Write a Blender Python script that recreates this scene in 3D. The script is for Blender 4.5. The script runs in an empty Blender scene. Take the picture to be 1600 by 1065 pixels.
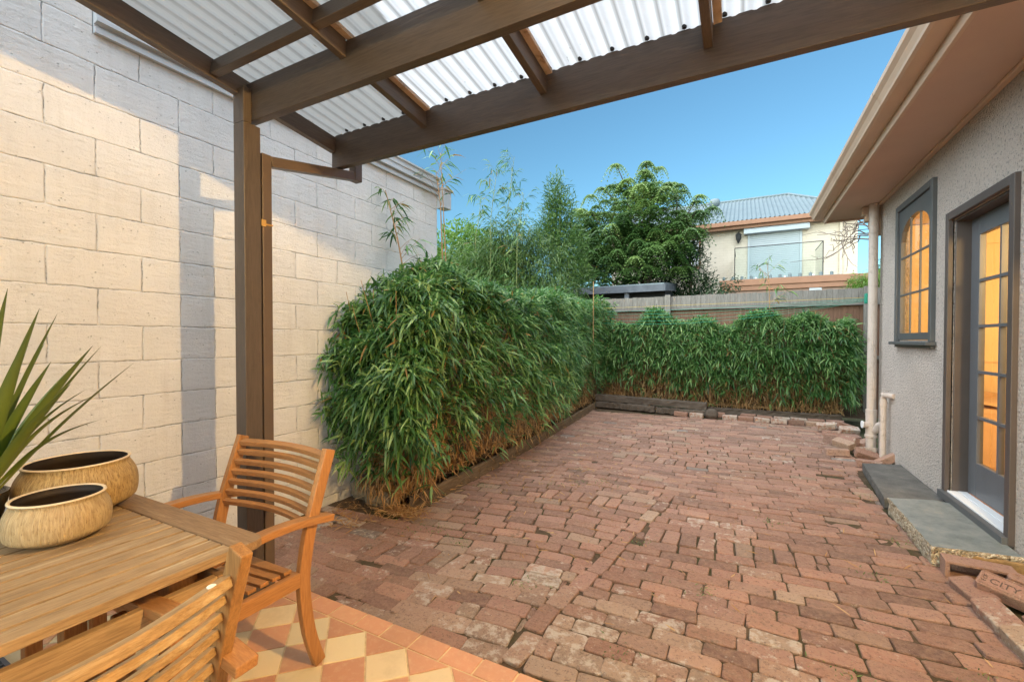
import bpy, math, random
import numpy as np
from mathutils import Vector, Matrix, Euler
random.seed(7); RNG = np.random.default_rng(11)
S = bpy.context.scene
COL = S.collection
R = math.radians

# ------------------------------------------------------------ camera, sky, light
cd = bpy.data.cameras.new('camera'); cam = bpy.data.objects.new('camera', cd); COL.objects.link(cam)
cam.location = (0, 0, 1.40); cam.rotation_euler = (R(89.1), 0, R(27.5))
cd.sensor_width = 36; cd.lens = 15.55; cd.shift_y = 0.00585; cd.clip_start = 0.05; cd.clip_end = 2000
S.camera = cam
W = bpy.data.worlds.new('World'); S.world = W; W.use_nodes = True
wn = W.node_tree; wn.nodes.clear()
wo = wn.nodes.new('ShaderNodeOutputWorld'); wb = wn.nodes.new('ShaderNodeBackground'); sk = wn.nodes.new('ShaderNodeTexSky')
SUN_EL, SUN_AZ = R(14), R(200)
sk.sky_type = 'NISHITA'; sk.sun_disc = False; sk.sun_elevation = SUN_EL; sk.sun_rotation = SUN_AZ
sk.air_density = 1.0; sk.dust_density = 0.8; sk.ozone_density = 2.4
wb.inputs['Strength'].default_value = 0.060
wm = wn.nodes.new('ShaderNodeMix'); wm.data_type = 'RGBA'; wm.blend_type = 'MULTIPLY'; wm.inputs[0].default_value = 1.0; wm.inputs[7].default_value = (0.72, 1.01, 1.0, 1)
wn.links.new(sk.outputs[0], wm.inputs[6]); wn.links.new(wm.outputs[2], wb.inputs[0]); wn.links.new(wb.outputs[0], wo.inputs[0])
sl = bpy.data.lights.new('sun', 'SUN'); sl.energy = 2.5; sl.angle = R(130); sl.color = (0.94, 0.98, 1.0)
so = bpy.data.objects.new('sun', sl); COL.objects.link(so)
# sun direction vector (towards the sun) for azimuth measured as the sky texture does
sd = Vector((-0.28, -0.50, 0.80))
so.rotation_euler = sd.to_track_quat('Z', 'Y').to_euler(); so.location = (0, -5, 30)
S.view_settings.view_transform = 'Standard'; S.view_settings.look = 'None'
S.view_settings.exposure = 1.95; S.view_settings.gamma = 1.0
LAMP_POWER = 4150.0

# ------------------------------------------------------------ materials
def newmat(name):
    m = bpy.data.materials.new(name); m.use_nodes = True
    nt = m.node_tree; nt.nodes.clear()
    o = nt.nodes.new('ShaderNodeOutputMaterial'); b = nt.nodes.new('ShaderNodeBsdfPrincipled')
    nt.links.new(b.outputs[0], o.inputs[0])
    return m, nt, b, o
class NT:
    def __init__(s, nt): s.nt = nt
    def n(s, t, **k):
        x = s.nt.nodes.new(t)
        for a, v in k.items():
            if a in x.inputs and not hasattr(x, a): x.inputs[a].default_value = v
            else: setattr(x, a, v)
        return x
    def l(s, a, b): s.nt.links.new(a, b)
    def coord(s, scale=(1, 1, 1), rot=(0, 0, 0), loc=(0, 0, 0), kind='Object'):
        c = s.n('ShaderNodeTexCoord'); m = s.n('ShaderNodeMapping')
        m.inputs['Scale'].default_value = scale; m.inputs['Rotation'].default_value = rot; m.inputs['Location'].default_value = loc
        s.l(c.outputs[kind], m.inputs[0]); return m.outputs[0]
    def noise(s, co, scale=5, detail=4, rough=0.55, dist=0):
        x = s.n('ShaderNodeTexNoise'); x.inputs['Scale'].default_value = scale; x.inputs['Detail'].default_value = detail
        x.inputs['Roughness'].default_value = rough; x.inputs['Distortion'].default_value = dist
        if co is not None: s.l(co, x.inputs['Vector'])
        return x.outputs['Fac']
    def ramp(s, fac, stops, interp='LINEAR'):
        r = s.n('ShaderNodeValToRGB'); r.color_ramp.interpolation = interp
        e = r.color_ramp.elements
        while len(e) < len(stops): e.new(0.5)
        for i, (p, c) in enumerate(stops):
            e[i].position = p; e[i].color = (*c, 1) if len(c) == 3 else c
        s.l(fac, r.inputs[0]); return r.outputs[0]
    def mix(s, fac, a, b, mode='MIX'):
        x = s.n('ShaderNodeMix', data_type='RGBA', blend_type=mode)
        for v, i in ((fac, 0), (a, 6), (b, 7)):
            if isinstance(v, (int, float)): x.inputs[i].default_value = v
            elif isinstance(v, tuple): x.inputs[i].default_value = (*v, 1) if len(v) == 3 else v
            else: s.l(v, x.inputs[i])
        return x.outputs[2]
    def math(s, op, a, b=0.0, c=None):
        x = s.n('ShaderNodeMath', operation=op)
        for i, v in enumerate((a, b, c)):
            if v is None: continue
            if isinstance(v, (int, float)): x.inputs[i].default_value = v
            else: s.l(v, x.inputs[i])
        return x.outputs[0]
    def bump(s, h, strength=0.5, dist=0.01, base=None):
        x = s.n('ShaderNodeBump'); x.inputs['Strength'].default_value = strength; x.inputs['Distance'].default_value = dist
        s.l(h, x.inputs['Height'])
        if base is not None: s.l(base, x.inputs['Normal'])
        return x.outputs[0]
M = {}
def g3(v): return (v, v, v)
def mat_plain(name, colr, rough=0.6, var=0.15, scale=6, bump=0.15, bscale=60, spec=0.4, metal=0.0, dirt=None):
    m, nt, b, o = newmat(name); t = NT(nt); co = t.coord()
    a = t.noise(co, scale, 5)
    c0 = tuple(x * (1 - var) for x in colr); c1 = tuple(min(1, x * (1 + var)) for x in colr)
    c = t.ramp(a, [(0.3, c0), (0.7, c1)])
    if dirt:
        d = t.ramp(t.noise(co, 11, 7, 0.7), [(0.52, g3(0)), (0.68, g3(1))]); c = t.mix(d, c, dirt)
    t.l(c, b.inputs['Base Color']); b.inputs['Roughness'].default_value = rough; b.inputs['Metallic'].default_value = metal
    b.inputs['Specular IOR Level'].default_value = spec
    t.l(t.bump(t.noise(co, bscale, 4), bump, 0.004), b.inputs['Normal'])
    M[name] = m; return m
def mat_wood(name, ca, cb, axis='y', rough=0.5, gs=1.0, wear=None, bump=0.3, spec=0.35, wearpos=(0.6, 0.72)):
    m, nt, b, o = newmat(name); t = NT(nt)
    sc = {'x': (1.2, 16, 16), 'y': (16, 1.2, 16), 'z': (16, 16, 1.2)}[axis]
    co = t.coord(tuple(v * gs for v in sc)); fine = t.coord(tuple(v * gs * 6 for v in sc))
    a = t.noise(co, 1.6, 6, 0.6, 0.6); f = t.noise(fine, 2.0, 4, 0.6)
    c = t.ramp(a, [(0.25, ca), (0.75, cb)])
    c = t.mix(0.35, c, t.ramp(f, [(0.35, tuple(x * 0.55 for x in ca)), (0.6, cb)]), 'MIX')
    if wear:
        w = t.ramp(t.noise(t.coord(tuple(v * gs * 0.6 for v in sc)), 2.2, 8, 0.75), [(wearpos[0], g3(0)), (wearpos[1], g3(1))])
        c = t.mix(w, c, wear)
    t.l(c, b.inputs['Base Color']); b.inputs['Roughness'].default_value = rough; b.inputs['Specular IOR Level'].default_value = spec
    t.l(t.bump(f, bump, 0.003), b.inputs['Normal'])
    M[name] = m; return m
mat_wood('teak', (0.30, 0.135, 0.045), (0.45, 0.22, 0.08), 'z', 0.45, 1, (0.50, 0.29, 0.12))
mat_wood('teak_x', (0.30, 0.135, 0.045), (0.45, 0.22, 0.08), 'x', 0.42, 1, (0.50, 0.27, 0.10))
mat_wood('teak_y', (0.30, 0.135, 0.045), (0.45, 0.22, 0.08), 'y', 0.42, 1, (0.50, 0.27, 0.10))
mat_wood('table_y', (0.23, 0.14, 0.065), (0.42, 0.29, 0.155), 'y', 0.6, 1, (0.56, 0.44, 0.28), 0.3, 0.3, (0.56, 0.70))
mat_wood('table_x', (0.18, 0.105, 0.05), (0.33, 0.21, 0.11), 'x', 0.6, 1, (0.46, 0.34, 0.20), 0.3, 0.3, (0.58, 0.72))
mat_wood('oldwood_x', (0.24, 0.145, 0.065), (0.40, 0.26, 0.125), 'x', 0.6, 1, (0.52, 0.40, 0.24), 0.4, 0.3, (0.50, 0.70))
mat_wood('oldwood_z', (0.22, 0.105, 0.035), (0.38, 0.20, 0.07), 'z', 0.5, 1, (0.46, 0.28, 0.12), 0.3, 0.3)
mat_wood('pergola_x', (0.068, 0.052, 0.043), (0.100, 0.077, 0.062), 'x', 0.45, 0.8, (0.14, 0.11, 0.088), 0.25, 0.4)
mat_wood('pergola_y', (0.068, 0.052, 0.043), (0.100, 0.077, 0.062), 'y', 0.45, 0.8, (0.14, 0.11, 0.088), 0.2, 0.4)
mat_wood('pergola_z', (0.068, 0.052, 0.043), (0.100, 0.077, 0.062), 'z', 0.45, 0.8, (0.14, 0.11, 0.088), 0.2, 0.4)
mat_plain('steel_brown', (0.105, 0.075, 0.056), 0.4, 0.1, 4, 0.05, 40)
mat_wood('grey_timber', (0.13, 0.115, 0.10), (0.29, 0.265, 0.24), 'z', 0.85, 1, (0.36, 0.33, 0.30), 0.5, 0.1)
mat_wood('grey_timber_x', (0.13, 0.115, 0.10), (0.29, 0.265, 0.24), 'x', 0.85, 1, (0.36, 0.33, 0.30), 0.5, 0.1)
mat_wood('red_paling', (0.13, 0.070, 0.048), (0.24, 0.135, 0.09), 'z', 0.85, 1, (0.24, 0.20, 0.17), 0.5, 0.1)
mat_wood('sleeper', (0.045, 0.034, 0.026), (0.15, 0.12, 0.095), 'x', 0.9, 0.8, (0.22, 0.19, 0.16), 0.8, 0.1)
mat_wood('edging_y', (0.07, 0.048, 0.03), (0.19, 0.135, 0.085), 'y', 0.9, 0.8, (0.25, 0.2, 0.14), 0.8, 0.1)
mat_plain('batten', (0.42, 0.33, 0.26), 0.8, 0.2, 9, 0.3, 60, 0.2, 0, (0.14, 0.09, 0.06))
mat_plain('charcoal_paint', (0.085, 0.088, 0.092), 0.42, 0.08, 5, 0.08, 50)
mat_plain('door_paint', (0.105, 0.110, 0.120), 0.4, 0.06, 5, 0.06, 50)
mat_plain('casing_paint', (0.075, 0.060, 0.056), 0.45, 0.08, 5, 0.08, 50)
mat_plain('trim_cream', (0.50, 0.37, 0.28), 0.45, 0.06, 3, 0.05, 30)
mat_plain('soffit_paint', (0.50, 0.36, 0.29), 0.7, 0.06, 2, 0.05, 30)
mat_plain('pvc', (0.50, 0.42, 0.37), 0.4, 0.06, 6, 0.04, 60, 0.4, 0, (0.36, 0.29, 0.24))
mat_plain('white_alu', (0.75, 0.76, 0.77), 0.35, 0.03, 3, 0.02, 30)
mat_plain('black_rubber', (0.02, 0.02, 0.02), 0.5)
mat_plain('flashing', (0.50, 0.53, 0.55), 0.45, 0.05, 3, 0.03, 40)
mat_plain('gold_clip', (0.45, 0.27, 0.08), 0.35, 0.1)
mat_plain('bright_paint_dot', (0.85, 0.83, 0.75), 0.6)
mat_plain('grout', (0.55, 0.40, 0.22), 0.9, 0.2, 20, 0.3, 90, 0.1)
mat_plain('drain_metal', (0.10, 0.10, 0.11), 0.4, 0.1, 5, 0.05, 50, 0.5, 0.3)
mat_plain('line_green', (0.02, 0.30, 0.20), 0.5)
mat_plain('line_yellow', (0.55, 0.38, 0.05), 0.5)
mat_plain('ceramic_black', (0.012, 0.010, 0.010), 0.08, 0.1, 4, 0.0, 20, 0.6)
mat_plain('pot_rim', (0.70, 0.55, 0.36), 0.5, 0.1, 12)
mat_plain('pot_inside', (0.030, 0.020, 0.014), 0.6, 0.3, 5)
mat_plain('dark_iron', (0.03, 0.03, 0.03), 0.5)
mat_plain('far_brick_pink', (0.43, 0.28, 0.22), 0.8, 0.08, 4, 0.3, 30)
mat_plain('far_orange_trim', (0.34, 0.17, 0.10), 0.6, 0.08)
mat_plain('shed_dark', (0.05, 0.055, 0.065), 0.7, 0.3, 3)
mat_plain('shed_fascia', (0.12, 0.13, 0.15), 0.7, 0.3, 3)
mat_plain('bark_dark', (0.10, 0.075, 0.055), 0.9, 0.3, 12, 0.6, 30, 0.1)
mat_plain('bare_branch', (0.17, 0.13, 0.11), 0.9, 0.2, 12, 0.4, 30, 0.1)
mat_plain('cane_tan', (0.36, 0.20, 0.085), 0.5, 0.3, 14, 0.1, 30)
mat_plain('cane_green', (0.22, 0.24, 0.08), 0.45, 0.3, 14, 0.1, 30)
mat_plain('straw', (0.38, 0.22, 0.10), 0.8, 0.35, 14, 0.1, 30)
mat_plain('room_wall', (0.82, 0.66, 0.42), 0.8, 0.04, 2, 0.02)
mat_plain('room_floor', (0.45, 0.25, 0.10), 0.5, 0.1, 3)
mat_plain('cloth_dark', (0.08, 0.04, 0.025), 0.9)
mat_plain('bedding', (0.70, 0.50, 0.32), 0.9, 0.1, 4, 0.4, 12)
mat_plain('curtain_cream', (0.85, 0.75, 0.60), 0.8, 0.05)

def mat_blockwall():
    m, nt, b, o = newmat('painted_block'); t = NT(nt)
    tc = t.n('ShaderNodeTexCoord'); sep = t.n('ShaderNodeSeparateXYZ'); t.l(tc.outputs['Object'], sep.inputs[0])
    cmb = t.n('ShaderNodeCombineXYZ'); t.l(sep.outputs['Y'], cmb.inputs[0]); t.l(sep.outputs['Z'], cmb.inputs[1])
    co = cmb.outputs[0]
    # wobble the joints a little
    wn_ = t.n('ShaderNodeTexNoise'); wn_.inputs['Scale'].default_value = 16; wn_.inputs['Detail'].default_value = 5; t.l(co, wn_.inputs['Vector'])
    sub = t.n('ShaderNodeVectorMath', operation='SUBTRACT'); t.l(wn_.outputs['Color'], sub.inputs[0]); sub.inputs[1].default_value = (0.5, 0.5, 0.5)
    scl = t.n('ShaderNodeVectorMath', operation='SCALE'); t.l(sub.outputs[0], scl.inputs[0]); scl.inputs['Scale'].default_value = 0.013
    add = t.n('ShaderNodeVectorMath', operation='ADD'); t.l(co, add.inputs[0]); t.l(scl.outputs[0], add.inputs[1])
    off = t.n('ShaderNodeVectorMath', operation='ADD'); t.l(add.outputs[0], off.inputs[0]); off.inputs[1].default_value = (-0.094 + 0.2 + 4.0, -0.08 + 4.0, 0)
    def brick(msize, smooth):
        br = t.n('ShaderNodeTexBrick'); t.l(off.outputs[0], br.inputs['Vector'])
        br.offset = 0.5; br.inputs['Scale'].default_value = 1.0; br.inputs['Mortar Size'].default_value = msize
        br.inputs['Mortar Smooth'].default_value = smooth; br.inputs['Brick Width'].default_value = 0.40; br.inputs['Row Height'].default_value = 0.20
        br.inputs['Color1'].default_value = (0, 0, 0, 1); br.inputs['Color2'].default_value = (1, 1, 1, 1); br.inputs['Mortar'].default_value = (0.5, 0.5, 0.5, 1)
        return br
    wide = brick(0.007, 1.0); thin = brick(0.0022, 0.4)
    crack = t.ramp(t.noise(co, 9, 8, 0.85), [(0.50, g3(0)), (0.57, g3(1))])
    crackf = t.math('MULTIPLY', thin.outputs['Fac'], crack)
    pits = t.n('ShaderNodeTexVoronoi'); pits.inputs['Scale'].default_value = 42; t.l(add.outputs[0], pits.inputs['Vector'])
    pitm = t.math('MULTIPLY', t.ramp(pits.outputs['Distance'], [(0.10, g3(1)), (0.20, g3(0))]), t.ramp(t.noise(co, 14, 4, 0.7), [(0.50, g3(0)), (0.58, g3(1))]))
    base = t.ramp(t.noise(co, 2.5, 6, 0.6), [(0.3, (0.64, 0.64, 0.635)), (0.7, (0.74, 0.74, 0.73))])
    base = t.mix(0.10, base, t.mix(wide.outputs['Color'], (0.38, 0.36, 0.34), (0.8, 0.78, 0.74)))
    base = t.mix(t.math('MULTIPLY', crackf, 0.55), base, (0.12, 0.11, 0.10))
    base = t.mix(t.math('MULTIPLY', pitm, 0.4), base, (0.16, 0.15, 0.14))
    drip = t.ramp(t.noise(t.coord((1, 9, 0.8)), 1.3, 6, 0.7), [(0.50, g3(0)), (0.75, g3(0.28))])
    base = t.mix(drip, base, (0.42, 0.39, 0.34))
    t.l(base, b.inputs['Base Color']); b.inputs['Roughness'].default_value = 0.75; b.inputs['Specular IOR Level'].default_value = 0.25
    h1 = t.math('MULTIPLY', wide.outputs['Fac'], -0.55)
    h2 = t.math('MULTIPLY', crackf, -1.5)
    h3 = t.math('MULTIPLY', pitm, -0.5)
    h4 = t.math('MULTIPLY', t.noise(co, 60, 6, 0.8), 0.9)
    h5 = t.math('MULTIPLY', t.noise(t.coord((1, 6, 24)), 1.6, 4, 0.6), 0.9)
    h = t.math('ADD', t.math('ADD', h1, h2), t.math('ADD', h3, t.math('ADD', h4, h5)))
    t.l(t.bump(h, 0.85, 0.009), b.inputs['Normal'])
    M['painted_block'] = m
mat_blockwall()
def mat_roughcast():
    m, nt, b, o = newmat('roughcast'); t = NT(nt); co = t.coord()
    v = t.n('ShaderNodeTexVoronoi'); v.inputs['Scale'].default_value = 55; t.l(co, v.inputs['Vector'])
    n1 = t.noise(co, 44, 6, 0.85); n2 = t.noise(co, 2.0, 4)
    n3 = t.noise(co, 90, 3, 0.7)
    c = t.ramp(n2, [(0.3, (0.68, 0.595, 0.53)), (0.7, (0.78, 0.69, 0.62))])
    c = t.mix(t.ramp(n1, [(0.54, g3(0)), (0.61, g3(0.85))]), c, (0.13, 0.11, 0.10))
    c = t.mix(t.ramp(n3, [(0.55, g3(0)), (0.62, g3(0.6))]), c, (0.80, 0.75, 0.70))
    t.l(c, b.inputs['Base Color']); b.inputs['Roughness'].default_value = 0.9; b.inputs['Specular IOR Level'].default_value = 0.15
    h = t.math('ADD', t.math('MULTIPLY', v.outputs['Distance'], -1.0), t.math('MULTIPLY', n1, -1.4))
    t.l(t.bump(h, 1.0, 0.028), b.inputs['Normal'])
    M['roughcast'] = m
mat_roughcast()
def mat_brick(name, spec=True):
    m, nt, b, o = newmat(name); t = NT(nt); co = t.coord()
    at = t.n('ShaderNodeAttribute'); at.attribute_name = 'tint'; sp = t.n('ShaderNodeSeparateColor'); t.l(at.outputs['Color'], sp.inputs[0])
    c = t.ramp(sp.outputs[0], [(0.0, (0.185, 0.090, 0.060)), (0.22, (0.275, 0.115, 0.068)), (0.45, (0.34, 0.155, 0.088)), (0.62, (0.27, 0.125, 0.085)),
                                (0.78, (0.33, 0.165, 0.105)), (0.90, (0.33, 0.22, 0.14)), (0.99, (0.19, 0.17, 0.155))], 'CONSTANT' if False else 'LINEAR')
    # per brick brightness
    br = t.n('ShaderNodeHueSaturation'); t.l(c, br.inputs['Color']); t.l(t.math('MULTIPLY_ADD', sp.outputs[1], 0.5, 0.74), br.inputs['Value'])
    br.inputs['Saturation'].default_value = 0.84
    c = br.outputs[0]
    mot = t.noise(co, 24, 8, 0.85)
    c = t.mix(t.ramp(mot, [(0.42, g3(0)), (0.60, g3(0.5))]), c, (0.40, 0.26, 0.18))
    c = t.mix(t.ramp(t.noise(co, 55, 7, 0.85), [(0.53, g3(0)), (0.62, g3(0.75))]), c, (0.10, 0.06, 0.045))
    # lime and wear: more on bricks with a high third value
    lim = t.math('ADD', t.noise(co, 16, 7, 0.75), t.math('MULTIPLY', sp.outputs[2], 0.26))
    c = t.mix(t.ramp(lim, [(0.70, g3(0)), (0.78, g3(0.7))]), c, (0.52, 0.46, 0.39))
    c = t.mix(t.ramp(t.noise(co, 120, 2, 0.5), [(0.74, g3(0)), (0.77, g3(0.8))]), c, (0.62, 0.58, 0.52))
    moss = t.math('MULTIPLY', t.ramp(t.noise(co, 3.0, 5, 0.7), [(0.52, g3(0)), (0.68, g3(1))]), t.ramp(t.noise(co, 40, 4, 0.7), [(0.45, g3(0)), (0.6, g3(0.5))]))
    c = t.mix(moss, c, (0.085, 0.075, 0.05))
    t.l(c, b.inputs['Base Color']); b.inputs['Roughness'].default_value = 0.7; b.inputs['Specular IOR Level'].default_value = 0.35
    h = t.math('ADD', t.noise(co, 45, 6, 0.75), t.math('MULTIPLY', t.noise(co, 160, 3, 0.6), 0.5))
    t.l(t.bump(h, 1.0, 0.016), b.inputs['Normal'])
    M[name] = m
mat_brick('brick')
def mat_soil(name, ca, cb, extra=None):
    m, nt, b, o = newmat(name); t = NT(nt); co = t.coord()
    c = t.ramp(t.noise(co, 14, 8, 0.75), [(0.3, ca), (0.7, cb)])
    c = t.mix(t.ramp(t.noise(co, 2.2, 4, 0.7), [(0.5, g3(0)), (0.62, g3(0.7))]), c, extra or (0.045, 0.055, 0.02))
    t.l(c, b.inputs['Base Color']); b.inputs['Roughness'].default_value = 0.95; b.inputs['Specular IOR Level'].default_value = 0.1
    t.l(t.bump(t.noise(co, 60, 6, 0.8), 1.0, 0.015), b.inputs['Normal']); M[name] = m
mat_soil('joint_soil', (0.055, 0.040, 0.028), (0.15, 0.105, 0.068))
mat_soil('bed_soil', (0.03, 0.022, 0.015), (0.10, 0.065, 0.04), (0.12, 0.07, 0.035))
mat_soil('far_ground', (0.05, 0.06, 0.03), (0.11, 0.10, 0.06))
def mat_tile():
    m, nt, b, o = newmat('quarry_tile'); t = NT(nt); co = t.coord()
    at = t.n('ShaderNodeAttribute'); at.attribute_name = 'tint'; sp = t.n('ShaderNodeSeparateColor'); t.l(at.outputs['Color'], sp.inputs[0])
    c = t.mix(sp.outputs[0], (0.50, 0.225, 0.11), (0.62, 0.49, 0.27))
    hs = t.n('ShaderNodeHueSaturation'); t.l(c, hs.inputs['Color']); t.l(t.math('MULTIPLY_ADD', sp.outputs[1], 0.22, 0.88), hs.inputs['Value'])
    c = t.mix(t.ramp(t.noise(co, 30, 6, 0.7), [(0.5, g3(0)), (0.72, g3(0.35))]), hs.outputs[0], (0.62, 0.46, 0.25))
    c = t.mix(t.ramp(t.noise(co, 4, 6, 0.7), [(0.52, g3(0)), (0.75, g3(0.3))]), c, (0.22, 0.12, 0.06))
    t.l(c, b.inputs['Base Color']); b.inputs['Roughness'].default_value = 0.55
    t.l(t.bump(t.noise(co, 70, 4), 0.3, 0.003), b.inputs['Normal']); M['quarry_tile'] = m
mat_tile()
def mat_stone(name, ca, cb, cc, rough=0.8, bs=0.8, sc=10, pebble=False):
    m, nt, b, o = newmat(name); t = NT(nt); co = t.coord()
    c = t.ramp(t.noise(co, sc, 7, 0.7), [(0.25, ca), (0.6, cb), (0.85, cc)])
    h = t.noise(co, 50, 6, 0.75)
    if pebble:
        v = t.n('ShaderNodeTexVoronoi'); v.inputs['Scale'].default_value = 70; t.l(co, v.inputs['Vector'])
        sp = t.n('ShaderNodeSeparateColor'); t.l(v.outputs['Color'], sp.inputs[0])
        c = t.mix(0.6, c, t.ramp(sp.outputs[0], [(0, (0.18, 0.13, 0.08)), (0.4, (0.42, 0.34, 0.24)), (0.8, (0.62, 0.56, 0.45)), (1, (0.3, 0.16, 0.1))]))
        h = t.math('MULTIPLY', v.outputs['Distance'], -2.0)
    t.l(c, b.inputs['Base Color']); b.inputs['Roughness'].default_value = rough
    t.l(t.bump(h, bs, 0.008), b.inputs['Normal']); M[name] = m
mat_stone('bluestone', (0.09, 0.115, 0.12), (0.20, 0.22, 0.215), (0.38, 0.31, 0.19), 0.6, 0.9, 9)
mat_stone('darkstone', (0.05, 0.05, 0.048), (0.12, 0.115, 0.105), (0.25, 0.21, 0.15), 0.75, 0.8, 7)
mat_stone('aggregate', (0.24, 0.18, 0.11), (0.40, 0.33, 0.22), (0.5, 0.44, 0.34), 0.9, 1.0, 10, True)
mat_stone('rubble_ochre', (0.14, 0.08, 0.03), (0.36, 0.23, 0.10), (0.45, 0.33, 0.18), 0.9, 1.0, 12)
mat_stone('sandstone_block', (0.13, 0.095, 0.055), (0.26, 0.20, 0.12), (0.34, 0.27, 0.17), 0.9, 0.9, 9)
def mat_leaf(name, ca, cb, cc, trans=0.3, rough=0.42, spec=0.5):
    m, nt, b, o = newmat(name); t = NT(nt)
    at = t.n('ShaderNodeAttribute'); at.attribute_name = 'tint'; sp = t.n('ShaderNodeSeparateColor'); t.l(at.outputs['Color'], sp.inputs[0])
    c = t.ramp(sp.outputs[0], [(0, ca), (0.5, cb), (0.93, cc), (0.97, (0.30, 0.17, 0.05))])
    t.l(c, b.inputs['Base Color']); b.inputs['Roughness'].default_value = rough; b.inputs['Specular IOR Level'].default_value = spec
    tr = t.n('ShaderNodeBsdfTranslucent'); hs = t.n('ShaderNodeHueSaturation'); t.l(c, hs.inputs['Color']); hs.inputs['Value'].default_value = 1.6
    t.l(hs.outputs[0], tr.inputs[0]); mx = t.n('ShaderNodeMixShader'); mx.inputs[0].default_value = trans
    t.l(b.outputs[0], mx.inputs[1]); t.l(tr.outputs[0], mx.inputs[2]); t.l(mx.outputs[0], o.inputs[0]); M[name] = m
mat_leaf('leaf_bamboo', (0.022, 0.075, 0.018), (0.072, 0.180, 0.042), (0.26, 0.38, 0.13))
mat_leaf('leaf_bamboo_far', (0.04, 0.09, 0.022), (0.09, 0.16, 0.04), (0.20, 0.25, 0.08))
mat_leaf('leaf_tree', (0.030, 0.080, 0.020), (0.085, 0.165, 0.040), (0.22, 0.32, 0.09), 0.25)
mat_leaf('leaf_dark', (0.012, 0.035, 0.014), (0.025, 0.06, 0.02), (0.05, 0.10, 0.03), 0.15)
mat_leaf('leaf_lime', (0.07, 0.14, 0.02), (0.13, 0.24, 0.035), (0.22, 0.34, 0.06), 0.35)
mat_leaf('leaf_dry', (0.26, 0.14, 0.055), (0.40, 0.23, 0.10), (0.50, 0.34, 0.17), 0.15, 0.8, 0.1)
def mat_sword():
    m, nt, b, o = newmat('leaf_sword'); t = NT(nt)
    at = t.n('ShaderNodeAttribute'); at.attribute_name = 'tint'; sp = t.n('ShaderNodeSeparateColor'); t.l(at.outputs['Color'], sp.inputs[0])
    c = t.ramp(sp.outputs[0], [(0, (0.42, 0.46, 0.06)), (0.25, (0.17, 0.24, 0.035)), (1, (0.085, 0.135, 0.045))])
    c = t.mix(t.ramp(sp.outputs[1], [(0.3, g3(0.0)), (0.8, g3(0.35))]), c, (0.045, 0.09, 0.03))
    t.l(c, b.inputs['Base Color']); b.inputs['Roughness'].default_value = 0.4; M['leaf_sword'] = m
mat_sword()
def mat_pot(name, ca, cb, streak):
    m, nt, b, o = newmat(name); t = NT(nt)
    co = t.coord((1, 1, 1)); sep = t.n('ShaderNodeSeparateXYZ'); t.l(co, sep.inputs[0])
    ang = t.math('ARCTAN2', sep.outputs['Y'], sep.outputs['X'])
    cmb = t.n('ShaderNodeCombineXYZ'); t.l(t.math('MULTIPLY', ang, 9.0), cmb.inputs[0]); t.l(t.math('MULTIPLY', sep.outputs['Z'], 9.0), cmb.inputs[1])
    a = t.noise(cmb.outputs[0], 2.2, 7, 0.7, 0.4)
    c = t.ramp(a, [(0.3, ca), (0.7, cb)])
    d = t.ramp(t.noise(cmb.outputs[0], 5.0, 6, 0.75), [(streak, g3(0)), (streak + 0.07, g3(0.8))])
    c = t.mix(d, c, (0.20, 0.11, 0.035))
    t.l(c, b.inputs['Base Color']); b.inputs['Roughness'].default_value = 0.5
    t.l(t.bump(a, 1.0, 0.008), b.inputs['Normal']); M[name] = m
mat_pot('pot_plain', (0.34, 0.22, 0.09), (0.62, 0.48, 0.27), 0.55)
mat_pot('pot_flecked', (0.34, 0.21, 0.07), (0.58, 0.42, 0.19), 0.50)
def mat_sheet():
    m, nt, b, o = newmat('poly_sheet'); t = NT(nt); nt.nodes.remove(b)
    at = t.n('ShaderNodeAttribute'); at.attribute_name = 'tint'; sp = t.n('ShaderNodeSeparateColor'); t.l(at.outputs['Color'], sp.inputs[0])
    co = t.coord(); no = t.noise(co, 5, 6, 0.7)
    spk = t.ramp(t.noise(t.coord((6, 1.5, 6)), 9, 3, 0.6), [(0.70, g3(0)), (0.73, g3(1))])
    c = t.mix(sp.outputs[0], (0.27, 0.265, 0.25), (0.62, 0.62, 0.62))  # red tint picks between the painted-in shadow tone and the bright sheet
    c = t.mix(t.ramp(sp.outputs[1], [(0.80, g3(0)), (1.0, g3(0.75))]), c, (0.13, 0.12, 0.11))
    c = t.mix(t.ramp(no, [(0.4, g3(0)), (0.75, g3(0.25))]), c, (0.35, 0.33, 0.30))
    c = t.mix(t.math('MULTIPLY', spk, 0.7), c, (0.10, 0.08, 0.06))
    df = t.n('ShaderNodeBsdfDiffuse'); tr = t.n('ShaderNodeBsdfTranslucent'); t.l(c, df.inputs[0]); t.l(c, tr.inputs[0])
    mx = t.n('ShaderNodeMixShader'); mx.inputs[0].default_value = 0.72; t.l(df.outputs[0], mx.inputs[1]); t.l(tr.outputs[0], mx.inputs[2])
    gl = t.n('ShaderNodeBsdfGlossy'); gl.inputs['Roughness'].default_value = 0.35; m2 = t.n('ShaderNodeMixShader'); m2.inputs[0].default_value = 0.05
    t.l(mx.outputs[0], m2.inputs[1]); t.l(gl.outputs[0], m2.inputs[2]); t.l(m2.outputs[0], o.inputs[0]); M['poly_sheet'] = m
mat_sheet()
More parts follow.
